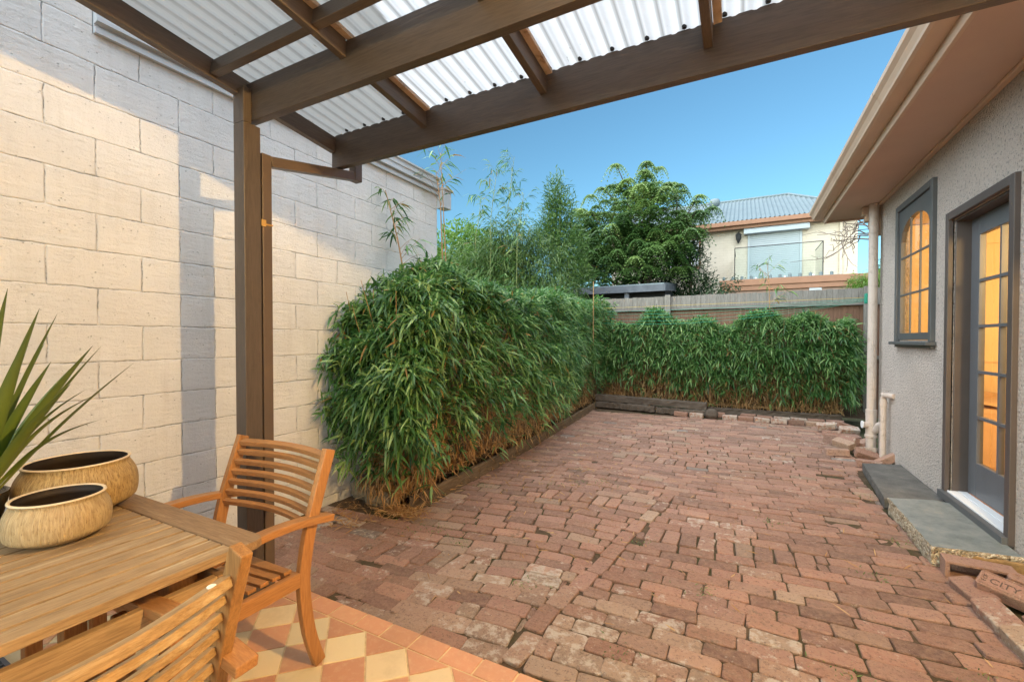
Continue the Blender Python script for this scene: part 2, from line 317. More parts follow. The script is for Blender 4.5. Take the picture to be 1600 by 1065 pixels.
def mat_glass(name, tint, refl=0.12, dirt=0.0):
    m, nt, b, o = newmat(name); t = NT(nt); nt.nodes.remove(b)
    tr = t.n('ShaderNodeBsdfTransparent'); tr.inputs[0].default_value = (*tint, 1)
    gl = t.n('ShaderNodeBsdfGlossy'); gl.inputs['Roughness'].default_value = 0.02
    fr = t.n('ShaderNodeFresnel'); fr.inputs['IOR'].default_value = 1.45
    mx = t.n('ShaderNodeMixShader'); t.l(t.math('ADD', fr.outputs[0], refl * 0.3), mx.inputs[0]); t.l(tr.outputs[0], mx.inputs[1]); t.l(gl.outputs[0], mx.inputs[2])
    t.l(mx.outputs[0], o.inputs[0]); M[name] = m
mat_glass('glass', (0.97, 0.97, 0.96)); mat_glass('glass_far', (0.84, 0.90, 0.89), -0.1)
def mat_emit(name, colr, st):
    m, nt, b, o = newmat(name); t = NT(nt); nt.nodes.remove(b)
    e = t.n('ShaderNodeEmission'); e.inputs[0].default_value = (*colr, 1); e.inputs[1].default_value = st; t.l(e.outputs[0], o.inputs[0]); M[name] = m
mat_emit('bulb_glow', (1.0, 0.63, 0.23), LAMP_POWER)
def mat_far_wall():
    m, nt, b, o = newmat('far_render'); t = NT(nt); co = t.coord()
    c = t.ramp(t.noise(co, 1.5, 6, 0.7), [(0.3, (0.62, 0.53, 0.42)), (0.7, (0.72, 0.63, 0.51))])
    tc = t.n('ShaderNodeTexCoord'); sep = t.n('ShaderNodeSeparateXYZ'); t.l(tc.outputs['Object'], sep.inputs[0])
    cmb = t.n('ShaderNodeCombineXYZ'); t.l(sep.outputs['X'], cmb.inputs[0]); t.l(sep.outputs['Z'], cmb.inputs[1])
    br = t.n('ShaderNodeTexBrick'); t.l(cmb.outputs[0], br.inputs['Vector']); br.inputs['Scale'].default_value = 1; br.inputs['Brick Width'].default_value = 0.24; br.inputs['Row Height'].default_value = 0.086; br.inputs['Mortar Size'].default_value = 0.008
    c = t.mix(t.math('MULTIPLY', br.outputs['Fac'], 0.18), c, (0.42, 0.34, 0.26))
    t.l(c, b.inputs['Base Color']); b.inputs['Roughness'].default_value = 0.85
    t.l(t.bump(t.math('MULTIPLY', br.outputs['Fac'], -1), 0.5, 0.01), b.inputs['Normal']); M['far_render'] = m
mat_far_wall()
mat_plain('far_metal_roof', (0.17, 0.21, 0.225), 0.45, 0.1, 3, 0.05, 20, 0.4)
mat_plain('shutter_slats', (0.42, 0.47, 0.50), 0.4, 0.03, 3, 0.02)
mat_plain('wall_white_far', (0.62, 0.60, 0.58), 0.8, 0.05)

# ------------------------------------------------------------ geometry helpers
class MB:
    def __init__(s): s.v = []; s.f = []; s.t = []; s.mi = []; s.cur = (0.5, 0.5, 0.5); s.m = 0
    def add(s, vs, fs):
        k = len(s.v); s.v.extend([tuple(p) for p in vs]); s.t.extend([s.cur] * len(vs))
        s.f.extend([tuple(i + k for i in f) for f in fs]); s.mi.extend([s.m] * len(fs))
    def box(s, c, d, rot=None):
        x, y, z = (a / 2 for a in d)
        vs = [Vector(p) for p in ((-x, -y, -z), (x, -y, -z), (x, y, -z), (-x, y, -z), (-x, -y, z), (x, -y, z), (x, y, z), (-x, y, z))]
        if rot is not None:
            e = Euler(rot).to_matrix(); vs = [e @ p for p in vs]
        s.add([p + Vector(c) for p in vs], [(0, 3, 2, 1), (4, 5, 6, 7), (0, 1, 5, 4), (1, 2, 6, 5), (2, 3, 7, 6), (3, 0, 4, 7)])
    def span(s, a, b):
        s.box([(a[i] + b[i]) / 2 for i in range(3)], [abs(b[i] - a[i]) for i in range(3)])
    def sweep(s, pts, prof, up=(0, 0, 1), close=True):
        """profile (list of (side, up)) swept along pts"""
        n = len(prof); P = [Vector(p) for p in pts]; vs = []
        for i, p in enumerate(P):
            t = (P[min(i + 1, len(P) - 1)] - P[max(i - 1, 0)]).normalized()
            sd_ = t.cross(Vector(up)).normalized(); u = sd_.cross(t).normalized()
            vs += [p + sd_ * a + u * b for a, b in prof]
        fs = []
        for i in range(len(P) - 1):
            for j in range(n):
                a = i * n + j; b = i * n + (j + 1) % n
                fs.append((a, b, b + n, a + n))
        if close: fs += [tuple(range(n - 1, -1, -1)), tuple(range((len(P) - 1) * n, len(P) * n))]
        s.add(vs, fs)
    def bar(s, pts, w, h, up=(0, 0, 1)):
        s.sweep(pts, [(-w / 2, -h / 2), (w / 2, -h / 2), (w / 2, h / 2), (-w / 2, h / 2)], up)
    def tube(s, pts, r, n=8, r1=None):
        P = [Vector(p) for p in pts]; vs = []; k = len(P)
        prev = None
        for i, p in enumerate(P):
            t = (P[min(i + 1, k - 1)] - P[max(i - 1, 0)]).normalized()
            ref = Vector((0, 0, 1)) if abs(t.z) < 0.9 else Vector((1, 0, 0))
            if prev is not None:
                a = (prev - t * prev.dot(t)).normalized()
            else: a = t.cross(ref).normalized()
            prev = a; bb = t.cross(a)
            rr = r if r1 is None else r + (r1 - r) * i / (k - 1)
            vs += [p + (a * math.cos(2 * math.pi * j / n) + bb * math.sin(2 * math.pi * j / n)) * rr for j in range(n)]
        fs = []
        for i in range(k - 1):
            for j in range(n):
                a = i * n + j; b = i * n + (j + 1) % n; fs.append((a, b, b + n, a + n))
        fs += [tuple(range(n - 1, -1, -1)), tuple(range((k - 1) * n, k * n))]
        s.add(vs, fs)
    def lathe(s, prof, n=40, c=(0, 0, 0)):
        vs = []; fs = []
        for r, z in prof:
            vs += [(c[0] + r * math.cos(2 * math.pi * j / n), c[1] + r * math.sin(2 * math.pi * j / n), c[2] + z) for j in range(n)]
        for i in range(len(prof) - 1):
            for j in range(n):
                a = i * n + j; b = i * n + (j + 1) % n; fs.append((a, b, b + n, a + n))
        s.add(vs, fs)
    def build(s, name, mats, parent=None, bevel=0, smooth=False, tint=False):
        me = bpy.data.meshes.new(name); me.from_pydata(s.v, [], s.f); me.update()
        if not isinstance(mats, (list, tuple)): mats = [mats]
        for x in mats: me.materials.append(M[x] if isinstance(x, str) else x)
        if len(mats) > 1: me.polygons.foreach_set('material_index', s.mi)
        if tint:
            ca = me.color_attributes.new('tint', 'FLOAT_COLOR', 'POINT')
            ca.data.foreach_set('color', np.hstack([np.array(s.t, dtype=np.float32), np.ones((len(s.t), 1), np.float32)]).ravel())
        if smooth: me.polygons.foreach_set('use_smooth', [True] * len(s.f))
        o = bpy.data.objects.new(name, me); COL.objects.link(o)
        if parent is not None: o.parent = parent
        if bevel:
            bm_ = o.modifiers.new('bevel', 'BEVEL'); bm_.width = bevel; bm_.segments = 2; bm_.limit_method = 'ANGLE'; bm_.angle_limit = R(40)
        return o
def tag(o, label, cat, group=None, kind=None):
    if label: o['label'] = label
    if cat: o['category'] = cat
    if group: o['group'] = group
    if kind: o['kind'] = kind
    return o
def thing(name, label, cat, loc=(0, 0, 0), rz=0, group=None):
    o = bpy.data.objects.new(name, None); COL.objects.link(o); o.empty_display_size = 0.1
    o.location = loc; o.rotation_euler = (0, 0, rz); return tag(o, label, cat, group)
def struct(o): o['kind'] = 'structure'; return o
def copy_tree(o, parent=None):
    c = o.copy(); COL.objects.link(c); c.parent = parent
    for ch in list(o.children): copy_tree(ch, c)
    return c
def local(pts, base): return [tuple(np.array(p) - np.array(base)) for p in pts]

def leaf_mesh(name, P, D, L, Wd, droop, mat, parent=None, tint=None, roll=0.9, fold=True):
    """many leaf blades in one mesh: P base points, D directions, L lengths"""
    n = len(P); P = np.asarray(P, float); D = np.asarray(D, float); D /= np.linalg.norm(D, axis=1)[:, None] + 1e-9
    L = np.broadcast_to(np.asarray(L, float), (n,)); Wd = np.broadcast_to(np.asarray(Wd, float), (n,)); droop = np.broadcast_to(np.asarray(droop, float), (n,))
    up = np.array([0, 0, 1.0]) + RNG.normal(0, roll, (n, 3)) * 0.5
    sd_ = np.cross(D, up); sd_ /= np.linalg.norm(sd_, axis=1)[:, None] + 1e-9
    def at(t):
        q = P + D * (L * t)[:, None]; q = q.copy(); q[:, 2] -= droop * L * t * t; return q
    a = at(0.0); b = at(0.28); c = at(0.68); d = at(1.0)
    w1 = (Wd * 0.5)[:, None] * sd_; w2 = (Wd * 0.36)[:, None] * sd_
    V = np.stack([a, b - w1, b + w1, c - w2, c + w2, d], 1).reshape(-1, 3)
    base = (np.arange(n) * 6)[:, None]
    tri1 = (base + np.array([0, 1, 2])); quad = (base + np.array([1, 3, 4, 2])); tri2 = (base + np.array([3, 5, 4]))
    loops = np.hstack([tri1, quad, tri2]).ravel()
    me = bpy.data.meshes.new(name); me.vertices.add(n * 6); me.vertices.foreach_set('co', V.ravel())
    me.loops.add(len(loops)); me.loops.foreach_set('vertex_index', loops.astype(np.int32))
    starts = (np.arange(n) * 10)[:, None] + np.array([0, 3, 7]); tot = np.tile([3, 4, 3], n)
    me.polygons.add(n * 3); me.polygons.foreach_set('loop_start', starts.ravel().astype(np.int32)); me.polygons.foreach_set('loop_total', tot.astype(np.int32))
    me.polygons.foreach_set('use_smooth', np.ones(n * 3, bool))
    me.update(calc_edges=True); me.validate()
    me.materials.append(M[mat])
    if tint is None: tint = RNG.random(n)
    tt = np.zeros((n * 6, 4), np.float32); tt[:, 0] = np.repeat(tint, 6); tt[:, 1] = np.repeat(RNG.random(n), 6); tt[:, 3] = 1
    ca = me.color_attributes.new('tint', 'FLOAT_COLOR', 'POINT'); ca.data.foreach_set('color', tt.ravel())
    o = bpy.data.objects.new(name, me); COL.objects.link(o)
    if parent is not None: o.parent = parent
    return o
def vnoise(x, y, s=0):
    return (math.sin(x * 1.7 + y * 0.9 + s) + math.sin(x * 0.6 - y * 1.9 + 1.3 + s) + math.sin(x * 3.1 + y * 2.7 + 2.1 * s) * 0.5) / 2.5

# ------------------------------------------------------------ ground
g = MB(); n = 24
xs = np.linspace(-1, 1, n + 1)
xs = np.sign(xs) * np.abs(xs) ** 2.2 * 300
g.v = [(x, y, -0.11) for y in xs for x in xs]; g.t = [(0, 0, 0)] * len(g.v)
g.f = [(j * (n + 1) + i, j * (n + 1) + i + 1, (j + 1) * (n + 1) + i + 1, (j + 1) * (n + 1) + i) for j in range(n) for i in range(n)]
struct(g.build('ground', 'far_ground'))

def ground_z(x, y):
    z = 0.012 * vnoise(x * 1.1, y * 0.9, 0.4)
    z += 0.010 * math.sin(y * 1.9 + x)
    if y > 6.0: z += 0.02 * (y - 6.0) ** 1.0 * 0.5
    z -= 0.030 * math.exp(-((x + 0.75) ** 2 + (y - 3.1) ** 2) / 0.6)
    z += 0.025 * math.exp(-((x + 1.5) ** 2) / 0.8 - ((y - 3.9) ** 2) / 0.8)
    z -= 0.02 * math.exp(-((y - 1.7) ** 2) / 0.05)
    return z
def warp(x, y):
    yy = y + 0.05 * math.sin(x * 1.15 + 0.6) * min(1, max(0, (y - 1.7) / 1.0)) + 0.025 * math.sin(x * 2.7 + y * 1.3)
    k = max(0, -1.2 - x) * max(0, min(1, (4.6 - y) / 2)) * min(1, max(0, (y - 1.66) / 0.8))
    yy -= 0.20 * k
    xx = x + 0.03 * math.sin(y * 2.1 + x * 0.7) + 0.02 * math.sin(y * 5.3)
    return xx, yy
def one_brick(mb, cx, cy, ang, w, l, z, tx, ty, depth=0.06, jit=0.0042, ch=0.0048):
    """a laid brick: irregular outline, worn arris, slight tilt. l along local x"""
    def outline(ix):
        a, b = l / 2 - ix, w / 2 - ix; c = min(0.012, b * 0.3)
        return [(-a + c, -b), (0, -b), (a - c, -b), (a, -b + c), (a, b - c), (a - c, b), (0, b), (-a + c, b), (-a, b - c), (-a, -b + c)]
    J = [(random.uniform(-jit, jit), random.uniform(-jit, jit)) for _ in range(10)]
    ca, sa = math.cos(ang), math.sin(ang); vs = []
    for ix, dz in ((0, -depth), (0, -ch), (ch * 0.45, -ch * 0.3), (ch * 1.2, 0)):
        for (px, py), (jx, jy) in zip(outline(ix), J):
            px += jx; py += jy
            vs.append((cx + px * ca - py * sa, cy + px * sa + py * ca, z + dz + px * tx + py * ty))
    fs = []
    for r in range(3):
        for j in range(10):
            a = r * 10 + j; b = r * 10 + (j + 1) % 10; fs.append((a, b, b + 10, a + 10))
    fs.append(tuple(range(30, 40)))
    mb.add(vs, fs)
def brick_tint(x, y):
    lime = 0.1 + 0.5 * random.random() ** 3
    if y < 2.6 and x < 0.4: lime += 0.35 * random.random()
    if random.random() < 0.10: lime += 0.35
    a = random.random()
    if y < 2.5 and x > -1.7 and x < 0.3 and random.random() < 0.6: a = random.uniform(0.90, 1.02); lime += 0.2
    return (a * 0.90 if random.random() > 0.014 else 0.99, random.random(), min(lime, 1))
pv = MB(); RL, RW = 0.226, 0.109
solders = []   # (x0,x1,y index) short runs laid crosswise
rows = int((8.5 - 1.72) / RW) + 1
def seam_x(y): return -0.86 + (y - 2.0) * 0.115
def left_lim(y):
    if y < 2.9: return -3.08
    return -2.36 - 0.05 * max(0, y - 3.0)
def right_lim(y):
    if y < 3.55: return 1.06
    if y < 4.62: return 1.05
    if y < 5.9: return 1.07
    return 1.12 if y < 6.9 else 1.46
crossruns = [(1.735 + RW * 14, -0.60, 0.42), (1.735 + RW * 18, -1.62, -0.95), (1.735 + RW * 6, -2.2, -1.5), (1.735 + RW * 33, -1.2, -0.3)]
r_i = 0
yy = 1.735
def lay_run(xa, xb, yy, off):
    """fill one stretch of a course with bricks, cutting the last to fit"""
    x = xa; first = True
    while x < xb - 0.03:
        ln = RL
        if first and off > 0.02: ln = max(0.06, RL - off)
        elif random.random() < 0.06: ln = RL * random.choice([0.5, 0.75, 0.62])
        first = False
        if xb - (x + ln) < 0.06: ln = xb - x
        ln = min(ln, xb - x, RL * 1.02) if xb - x < RL * 1.3 else ln
        cx = x + ln / 2; x += ln
        if (abs(cx + 0.62) < 0.10 and abs(yy - 3.12) < 0.06) or random.random() < 0.0015: continue
        px, py = warp(cx, yy); qx, qy = warp(cx + 0.05, yy); ang = math.atan2(qy - py, qx - px) + random.gauss(0, 0.016)
        z = ground_z(px, py) + random.gauss(0, 0.0032)
        tx = (ground_z(px + 0.06, py) - ground_z(px - 0.06, py)) / 0.12 + random.gauss(0, 0.012)
        ty = (ground_z(px, py + 0.06) - ground_z(px, py - 0.06)) / 0.12 + random.gauss(0, 0.016)
        pv.cur = brick_tint(px, py); gap = random.uniform(0.0025, 0.008)
        one_brick(pv, px, py, ang, RW - gap, ln - gap, z, tx, ty)
while yy < 8.42:
    cuts = []
    if yy < 4.2: cuts.append((seam_x(yy) - 0.053, seam_x(yy) + 0.055))
    for c0, xa, xb in crossruns:
        if abs(yy - c0) < RW / 2 or abs(yy - RW - c0) < RW / 2: cuts.append((xa, xb))
        if abs(yy - c0) < RW / 2:
            x = xa
            while x < xb - 0.05:
                px, py = warp(x + RW / 2, yy + RW / 2)
                if not (yy < 4.2 and abs(px - seam_x(yy)) < 0.11):
                    pv.cur = brick_tint(px, py)
                    one_brick(pv, px, py, math.pi / 2 + random.gauss(0, 0.02), RW - 0.006, RL - 0.008, ground_z(px, py) + random.gauss(0.002, 0.004), random.gauss(0, 0.02), random.gauss(0, 0.02))
                x += (xb - xa) / round((xb - xa) / RW)
    segs = [(left_lim(yy), right_lim(yy) + 0.03)]
    for ca, cb_ in cuts:
        ns = []
        for sa, sb in segs:
            if cb_ <= sa or ca >= sb: ns.append((sa, sb)); continue
            if ca > sa: ns.append((sa, ca))
            if cb_ < sb: ns.append((cb_, sb))
        segs = ns
    off = random.uniform(0, RL) if random.random() < 0.2 else (r_i % 2) * RL / 2 + random.uniform(0, 0.03)
    for sa, sb in segs:
        if sb - sa > 0.05: lay_run(sa, sb, yy, off)
    yy += RW; r_i += 1
y = 1.70
while y < 4.1:
    px, py = warp(seam_x(y + RL / 2), y + RL / 2); pv.cur = brick_tint(px, py)
    one_brick(pv, px, py, math.pi / 2 - 0.11 + random.gauss(0, 0.02), RW - 0.006, RL - 0.008, ground_z(px, py) + 0.004, random.gauss(0, 0.015), random.gauss(0, 0.01))
    y += RL
struct(pv.build('brick_paving', 'brick', tint=True))
js = MB(); nx, ny = 60, 90
js.v = []
for j in range(ny + 1):
    for i in range(nx + 1):
        x = -3.12 + i * (4.66 / nx); y = 1.55 + j * (7.5 / ny)
        js.v.append((x, y, ground_z(x, y) - 0.010 + random.uniform(-0.003, 0.004)))
js.t = [(0, 0, 0)] * len(js.v)
js.f = [(j * (nx + 1) + i, j * (nx + 1) + i + 1, (j + 1) * (nx + 1) + i + 1, (j + 1) * (nx + 1) + i) for j in range(ny) for i in range(nx)]
struct(js.build('sand_bed', 'joint_soil', smooth=True))

# patio tiles: a border course, then a diagonal chequer
tl = MB(); TY = 1.65; TB = 1.545
def poly_tile(mb, pts, z=0.0, th=0.012, inset=0.0025):
    c = np.mean(pts, 0); k = len(pts); outer = [tuple(p) for p in pts]
    inn = [tuple(np.array(p) + (c - np.array(p)) / max(1e-6, np.linalg.norm(c - np.array(p))) * inset) for p in pts]
    vs = [(p[0], p[1], z - th) for p in outer] + [(p[0], p[1], z - 0.002) for p in outer] + [(p[0], p[1], z) for p in inn]
    fs = [(j, (j + 1) % k, (j + 1) % k + k, j + k) for j in range(k)] + [(j + k, (j + 1) % k + k, (j + 1) % k + 2 * k, j + 2 * k) for j in range(k)]
    fs.append(tuple(range(2 * k, 3 * k))); mb.add(vs, fs)
def clip(poly, lim, axis=1, keep_less=True):
    out = []
    for i in range(len(poly)):
        a, b = poly[i], poly[(i + 1) % len(poly)]
        ia = (a[axis] <= lim) == keep_less; ib = (b[axis] <= lim) == keep_less
        if ia: out.append(a)
        if ia != ib:
            t = (lim - a[axis]) / (b[axis] - a[axis]); out.append((a[0] + (b[0] - a[0]) * t, a[1] + (b[1] - a[1]) * t))
    return out
x = -3.08
while x < 1.45:
    tl.cur = (random.uniform(0, 0.12), random.random(), 0)
    poly_tile(tl, [(x + 0.004, TB + 0.004), (x + 0.169, TB + 0.004), (x + 0.169, TY), (x + 0.004, TY)], random.gauss(0, 0.0006)); x += 0.1735
# vertices of the diagonal grid touch the border every 0.2475 m
D_ = 0.2475
for i in range(-24, 26):
    for j in range(-22, 3):
        # two diamonds per cell
        for hx, hy in ((0, 0), (D_ / 2, D_ / 2)):
            cx = -1.845 + i * D_ + hx; cy = TB - D_ / 2 + j * D_ + hy - 0.0
            if cy - D_ / 2 > TB or cx < -3.2 or cx > 1.6 or cy < -2.6: continue
            h = D_ / 2 - 0.005
            p = [(cx - h, cy), (cx, cy - h), (cx + h, cy), (cx, cy + h)]
            p = clip(p, TB - 0.005)
            p = clip(p, -3.08, 0, False) if p else p
            if len(p) < 3: continue
            yel = ((i + j) % 2 == 0) if (hx == 0) else ((i + j) % 2 == 0)
            tl.cur = (random.uniform(0.85, 1.0) if (hx == 0) == (True) and cy < TB - 0.01 else random.uniform(0, 0.15), random.random(), 0)
            if hx != 0: tl.cur = (random.uniform(0.0, 0.15), random.random(), 0)
            poly_tile(tl, p, random.gauss(0, 0.0006))
struct(tl.build('tile_paving', 'quarry_tile', tint=True))
gr = MB(); gr.span((-3.1, -2.6, -0.08), (1.5, TY - 0.001, -0.0035)); struct(gr.build('tile_grout', 'grout'))
dr = thing('drain_grate', 'dark metal drain grate in the tiles under the table', 'drain', (-2.78, 0.58, 0.004))
d = MB(); d.span((-0.28, -0.09, 0), (0.28, -0.075, 0.012)); d.span((-0.28, 0.075, 0), (0.28, 0.09, 0.012)); d.span((-0.295, -0.09, 0), (-0.28, 0.09, 0.012)); d.span((0.28, -0.09, 0), (0.295, 0.09, 0.012)); d.build('frame', 'drain_metal', dr)
d = MB()
for k in range(18): d.span((-0.275 + k * 0.031, -0.074, 0.001), (-0.262 + k * 0.031, 0.074, 0.010))
d.build('grille', 'drain_metal', dr)

# ------------------------------------------------------------ left block wall
w = thing('boundary_wall', 'cream painted concrete block wall along the left side with grey metal capping', 'wall', (-3.1, 0, 0))
m = MB(); m.span((-0.2, -3.0, -0.1), (0, 4.10, 3.04)); m.span((-0.2, -3.0, 3.04), (0, 1.086, 3.66)); m.build('blockwork', 'painted_block', w)
m = MB(); prof = [(0.0, 3.042), (0.028, 3.042), (0.028, 3.072), (0.010, 3.078), (0.010, 3.092), (0.050, 3.096), (0.050, 3.118), (0.042, 3.124), (0.042, 3.150), (0.052, 3.156), (0.052, 3.178), (0.044, 3.184), (0.044, 3.205), (0.060, 3.212), (0.060, 3.228), (-0.2, 3.235), (-0.2, 3.042)]
vs = [(a, y, z) for y in (1.09, 4.10) for a, z in prof]; k = len(prof)
m.add(vs, [(j, (j + 1) % k, (j + 1) % k + k, j + k) for j in range(k)] + [tuple(range(k - 1, -1, -1)), tuple(range(k, 2 * k))])
m.build('capping', 'flashing', w)
m = MB(); m.span((-0.01, 4.102, 2.90), (0.10, 4.24, 3.10)); m.span((-0.03, 4.095, 3.10), (0.12, 4.26, 3.125)); m.build('rainhead', 'flashing', w, 0.004)

# ------------------------------------------------------------ pergola
PX, PY = -2.31, 1.431
def rz(y): return 2.668 - 0.117 * (y - 1.386)
pg = thing('pergola', 'brown timber pergola with corrugated translucent roof over the tiled patio', 'pergola', (0, 0, 0))
m = MB(); m.span((-2.356, 1.386, 0), (-2.268, 1.476, 2.52)); m.span((-2.356, 1.386, 2.52), (-2.268, 1.43, 2.70)); m.build('post', 'pergola_z', pg, 0.004)
m = MB(); m.span((-2.312, 1.4305, 2.538), (1.44, 1.4755, 2.738)); m.build('beam', 'pergola_x', pg, 0.003)
m = MB(); m.span((-2.345, 2.0, 2.498), (1.44, 2.045, 2.702)); m.build('fascia_beam', 'pergola_x', pg, 0.003)
RX = [-2.3325, -1.600, -0.868, -0.133, 0.60, 1.335]
def slopebox(mb, x0, x1, y0, y1, h, zo=0.0):
    a, b = rz(y0) + zo, rz(y1) + zo
    mb.add([(x0, y0, a), (x1, y0, a), (x1, y0, a + h), (x0, y0, a + h), (x0, y1, b), (x1, y1, b), (x1, y1, b + h), (x0, y1, b + h)],
           [(0, 1, 2, 3), (4, 7, 6, 5), (0, 4, 5, 1), (1, 5, 6, 2), (2, 6, 7, 3), (3, 7, 4, 0)])
for i, x in enumerate(RX):
    m = MB()
    if i == 0: slopebox(m, x - 0.0175, x + 0.0225, -2.4, 1.999, 0.095)
    else:
        slopebox(m, x - 0.0175, x + 0.0175, -2.4, 1.4303, 0.095)
        slopebox(m, x - 0.0175, x + 0.0175, 1.4757, 1.9998, 0.095)
    m.build('rafter', 'pergola_y', pg, 0.002)
    m = MB()
    if i > 0:
        slopebox(m, x + 0.020, x + 0.052, -2.4, 1.985, 0.018, 0.078); m.build('batten', 'batten', pg)
for yb in (1.272, 0.50, -0.30, -1.1):
    for i in range(len(RX) - 1):
        m = MB(); x0, x1 = RX[i] + (0.0235 if i == 0 else 0.0185), RX[i + 1] - 0.0185; z = rz(yb)
        m.box(((x0 + x1) / 2, yb, z + 0.047), (x1 - x0, 0.038, 0.066), (-0.117, 0, 0)); m.build('purlin', 'pergola_x', pg, 0.002)
# corrugated sheet; cast shadow put into its colour west of a line across the corrugations
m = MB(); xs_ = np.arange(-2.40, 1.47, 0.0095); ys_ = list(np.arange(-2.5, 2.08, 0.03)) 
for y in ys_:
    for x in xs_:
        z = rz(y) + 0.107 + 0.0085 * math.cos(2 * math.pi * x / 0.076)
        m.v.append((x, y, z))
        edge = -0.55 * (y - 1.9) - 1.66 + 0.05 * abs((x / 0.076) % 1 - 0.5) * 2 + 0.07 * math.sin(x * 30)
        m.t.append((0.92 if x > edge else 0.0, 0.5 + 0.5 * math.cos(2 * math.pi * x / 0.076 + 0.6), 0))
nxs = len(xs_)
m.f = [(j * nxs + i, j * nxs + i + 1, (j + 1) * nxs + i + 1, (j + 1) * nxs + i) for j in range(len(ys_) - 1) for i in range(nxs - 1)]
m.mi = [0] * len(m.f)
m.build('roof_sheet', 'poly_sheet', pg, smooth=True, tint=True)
for x in np.arange(-2.20, 1.3, 0.152):
    m = MB(); m.lathe([(0.0001, -0.012), (0.009, -0.010), (0.011, 0.002), (0.0001, 0.004)], 8, (x, 1.992, 2.702 + 0.010)); m.build('screw', 'black_rubber', pg)
# steel downpipe beside the post, running out to the pergola gutter
dp = thing('pergola_downpipe', 'square brown metal downpipe strapped behind the pergola post, bent out to the front beam', 'downpipe', (-2.29, 1.51, 0))
m = MB(); b0 = (-2.29, 1.51, 0)
def lp(p): return tuple(p[i] - b0[i] for i in range(3))
m.span(lp((-2.322, 1.484, 0)), lp((-2.268, 1.538, 2.395)))
m.bar([lp((-2.296, 1.540, 2.367)), lp((-2.306, 2.13, 2.484))], 0.052, 0.054)
m.span(lp((-2.335, 2.132, 2.458)), lp((-2.278, 2.192, 2.62)))
m.build('pipe', 'steel_brown', dp, 0.003)
m = MB(); m.span(lp((-2.266, 1.474, 2.005)), lp((-2.262, 1.500, 2.040))); m.span(lp((-2.266, 1.50, 2.014)), lp((-2.2635, 1.54, 2.022))); m.build('strap', 'gold_clip', dp)
gt = tag(MB(), None, None) if False else None
m = MB(); gp = [(0, 0), (0.09, 0), (0.09, 0.09), (0.082, 0.09), (0.082, 0.008), (0.008, 0.008), (0.008, 0.09), (0, 0.09)]
vs = [(x, 2.047 + a, 2.615 + b) for x in (-2.36, 1.44) for a, b in gp]; k = 8
m.add(vs, [(j, (j + 1) % k, (j + 1) % k + k, j + k) for j in range(k)] + [tuple(range(k - 1, -1, -1)), tuple(range(k, 2 * k))])
m.build('gutter', 'steel_brown', pg)

# lamp fixed to the house wall behind the camera (its light falls on the patio and block wall)
lampx, lampy, lampz = 1.20, 0.90, 2.70
la = thing('wall_lamp', 'lit outdoor wall lamp on the rendered wall under the pergola', 'lamp', (1.5, lampy, lampz))
m = MB(); m.lathe([(0.0001, 0), (0.05, 0), (0.05, 0.02), (0.0001, 0.02)], 20); 
o = m.build('back_plate', 'dark_iron', la); o.rotation_euler = (0, -math.pi / 2, 0)
m = MB(); m.tube([(0, 0, 0), (-0.15, 0, 0.05), (-0.28, 0, 0.045), (-0.30, 0, 0.03)], 0.008, 8); m.build('arm', 'dark_iron', la)
m = MB(); m.lathe([(0.0001, 0.055), (0.03, 0.05), (0.045, 0.035), (0.03, 0.032), (0.0001, 0.032)], 16, (-0.30, 0, 0)); m.build('cap', 'dark_iron', la)
m = MB(); m.lathe([(0.0001, -0.028), (0.015, -0.024), (0.026, -0.008), (0.026, 0.008), (0.015, 0.026), (0.0001, 0.03)], 14, (-0.30, 0, 0)); m.build('bulb', 'bulb_glow', la, smooth=True)

# ------------------------------------------------------------ rendered house on the right
HX, HE = 1.50, 6.93
hs = thing('rendered_house', 'roughcast rendered house along the right side with charcoal glazed door and arched window', 'house', (0, 0, 0))
m = MB(); T = 0.07
wy0, wy1, wz0, wz1 = 5.21, 6.14, 1.40, 2.76
dy0, dy1, dz0, dz1 = 3.895, 4.81, 0.16, 2.365
def wallpiece(y0, y1, z0, z1): m.add([(HX, y0, z0), (HX, y1, z0), (HX, y1, z1), (HX, y0, z1), (HX + T, y0, z0), (HX + T, y1, z0), (HX + T, y1, z1), (HX + T, y0, z1)], [(0, 3, 2, 1), (4, 5, 6, 7), (0, 1, 5, 4), (1, 2, 6, 5), (2, 3, 7, 6), (3, 0, 4, 7)])
wallpiece(-3, dy0, -0.1, 3.1); wallpiece(dy0, dy1, -0.1, dz0); wallpiece(dy0, dy1, dz1, 3.1); wallpiece(dy1, wy0, -0.1, 3.1)
wallpiece(wy0, wy1, -0.1, wz0); wallpiece(wy0, wy1, wz1, 3.1); wallpiece(wy1, HE, -0.1, 3.1)
m.span((HX + T, HE - T, -0.1), (7.5, HE, 3.1))
m.build('wall', 'roughcast', hs)
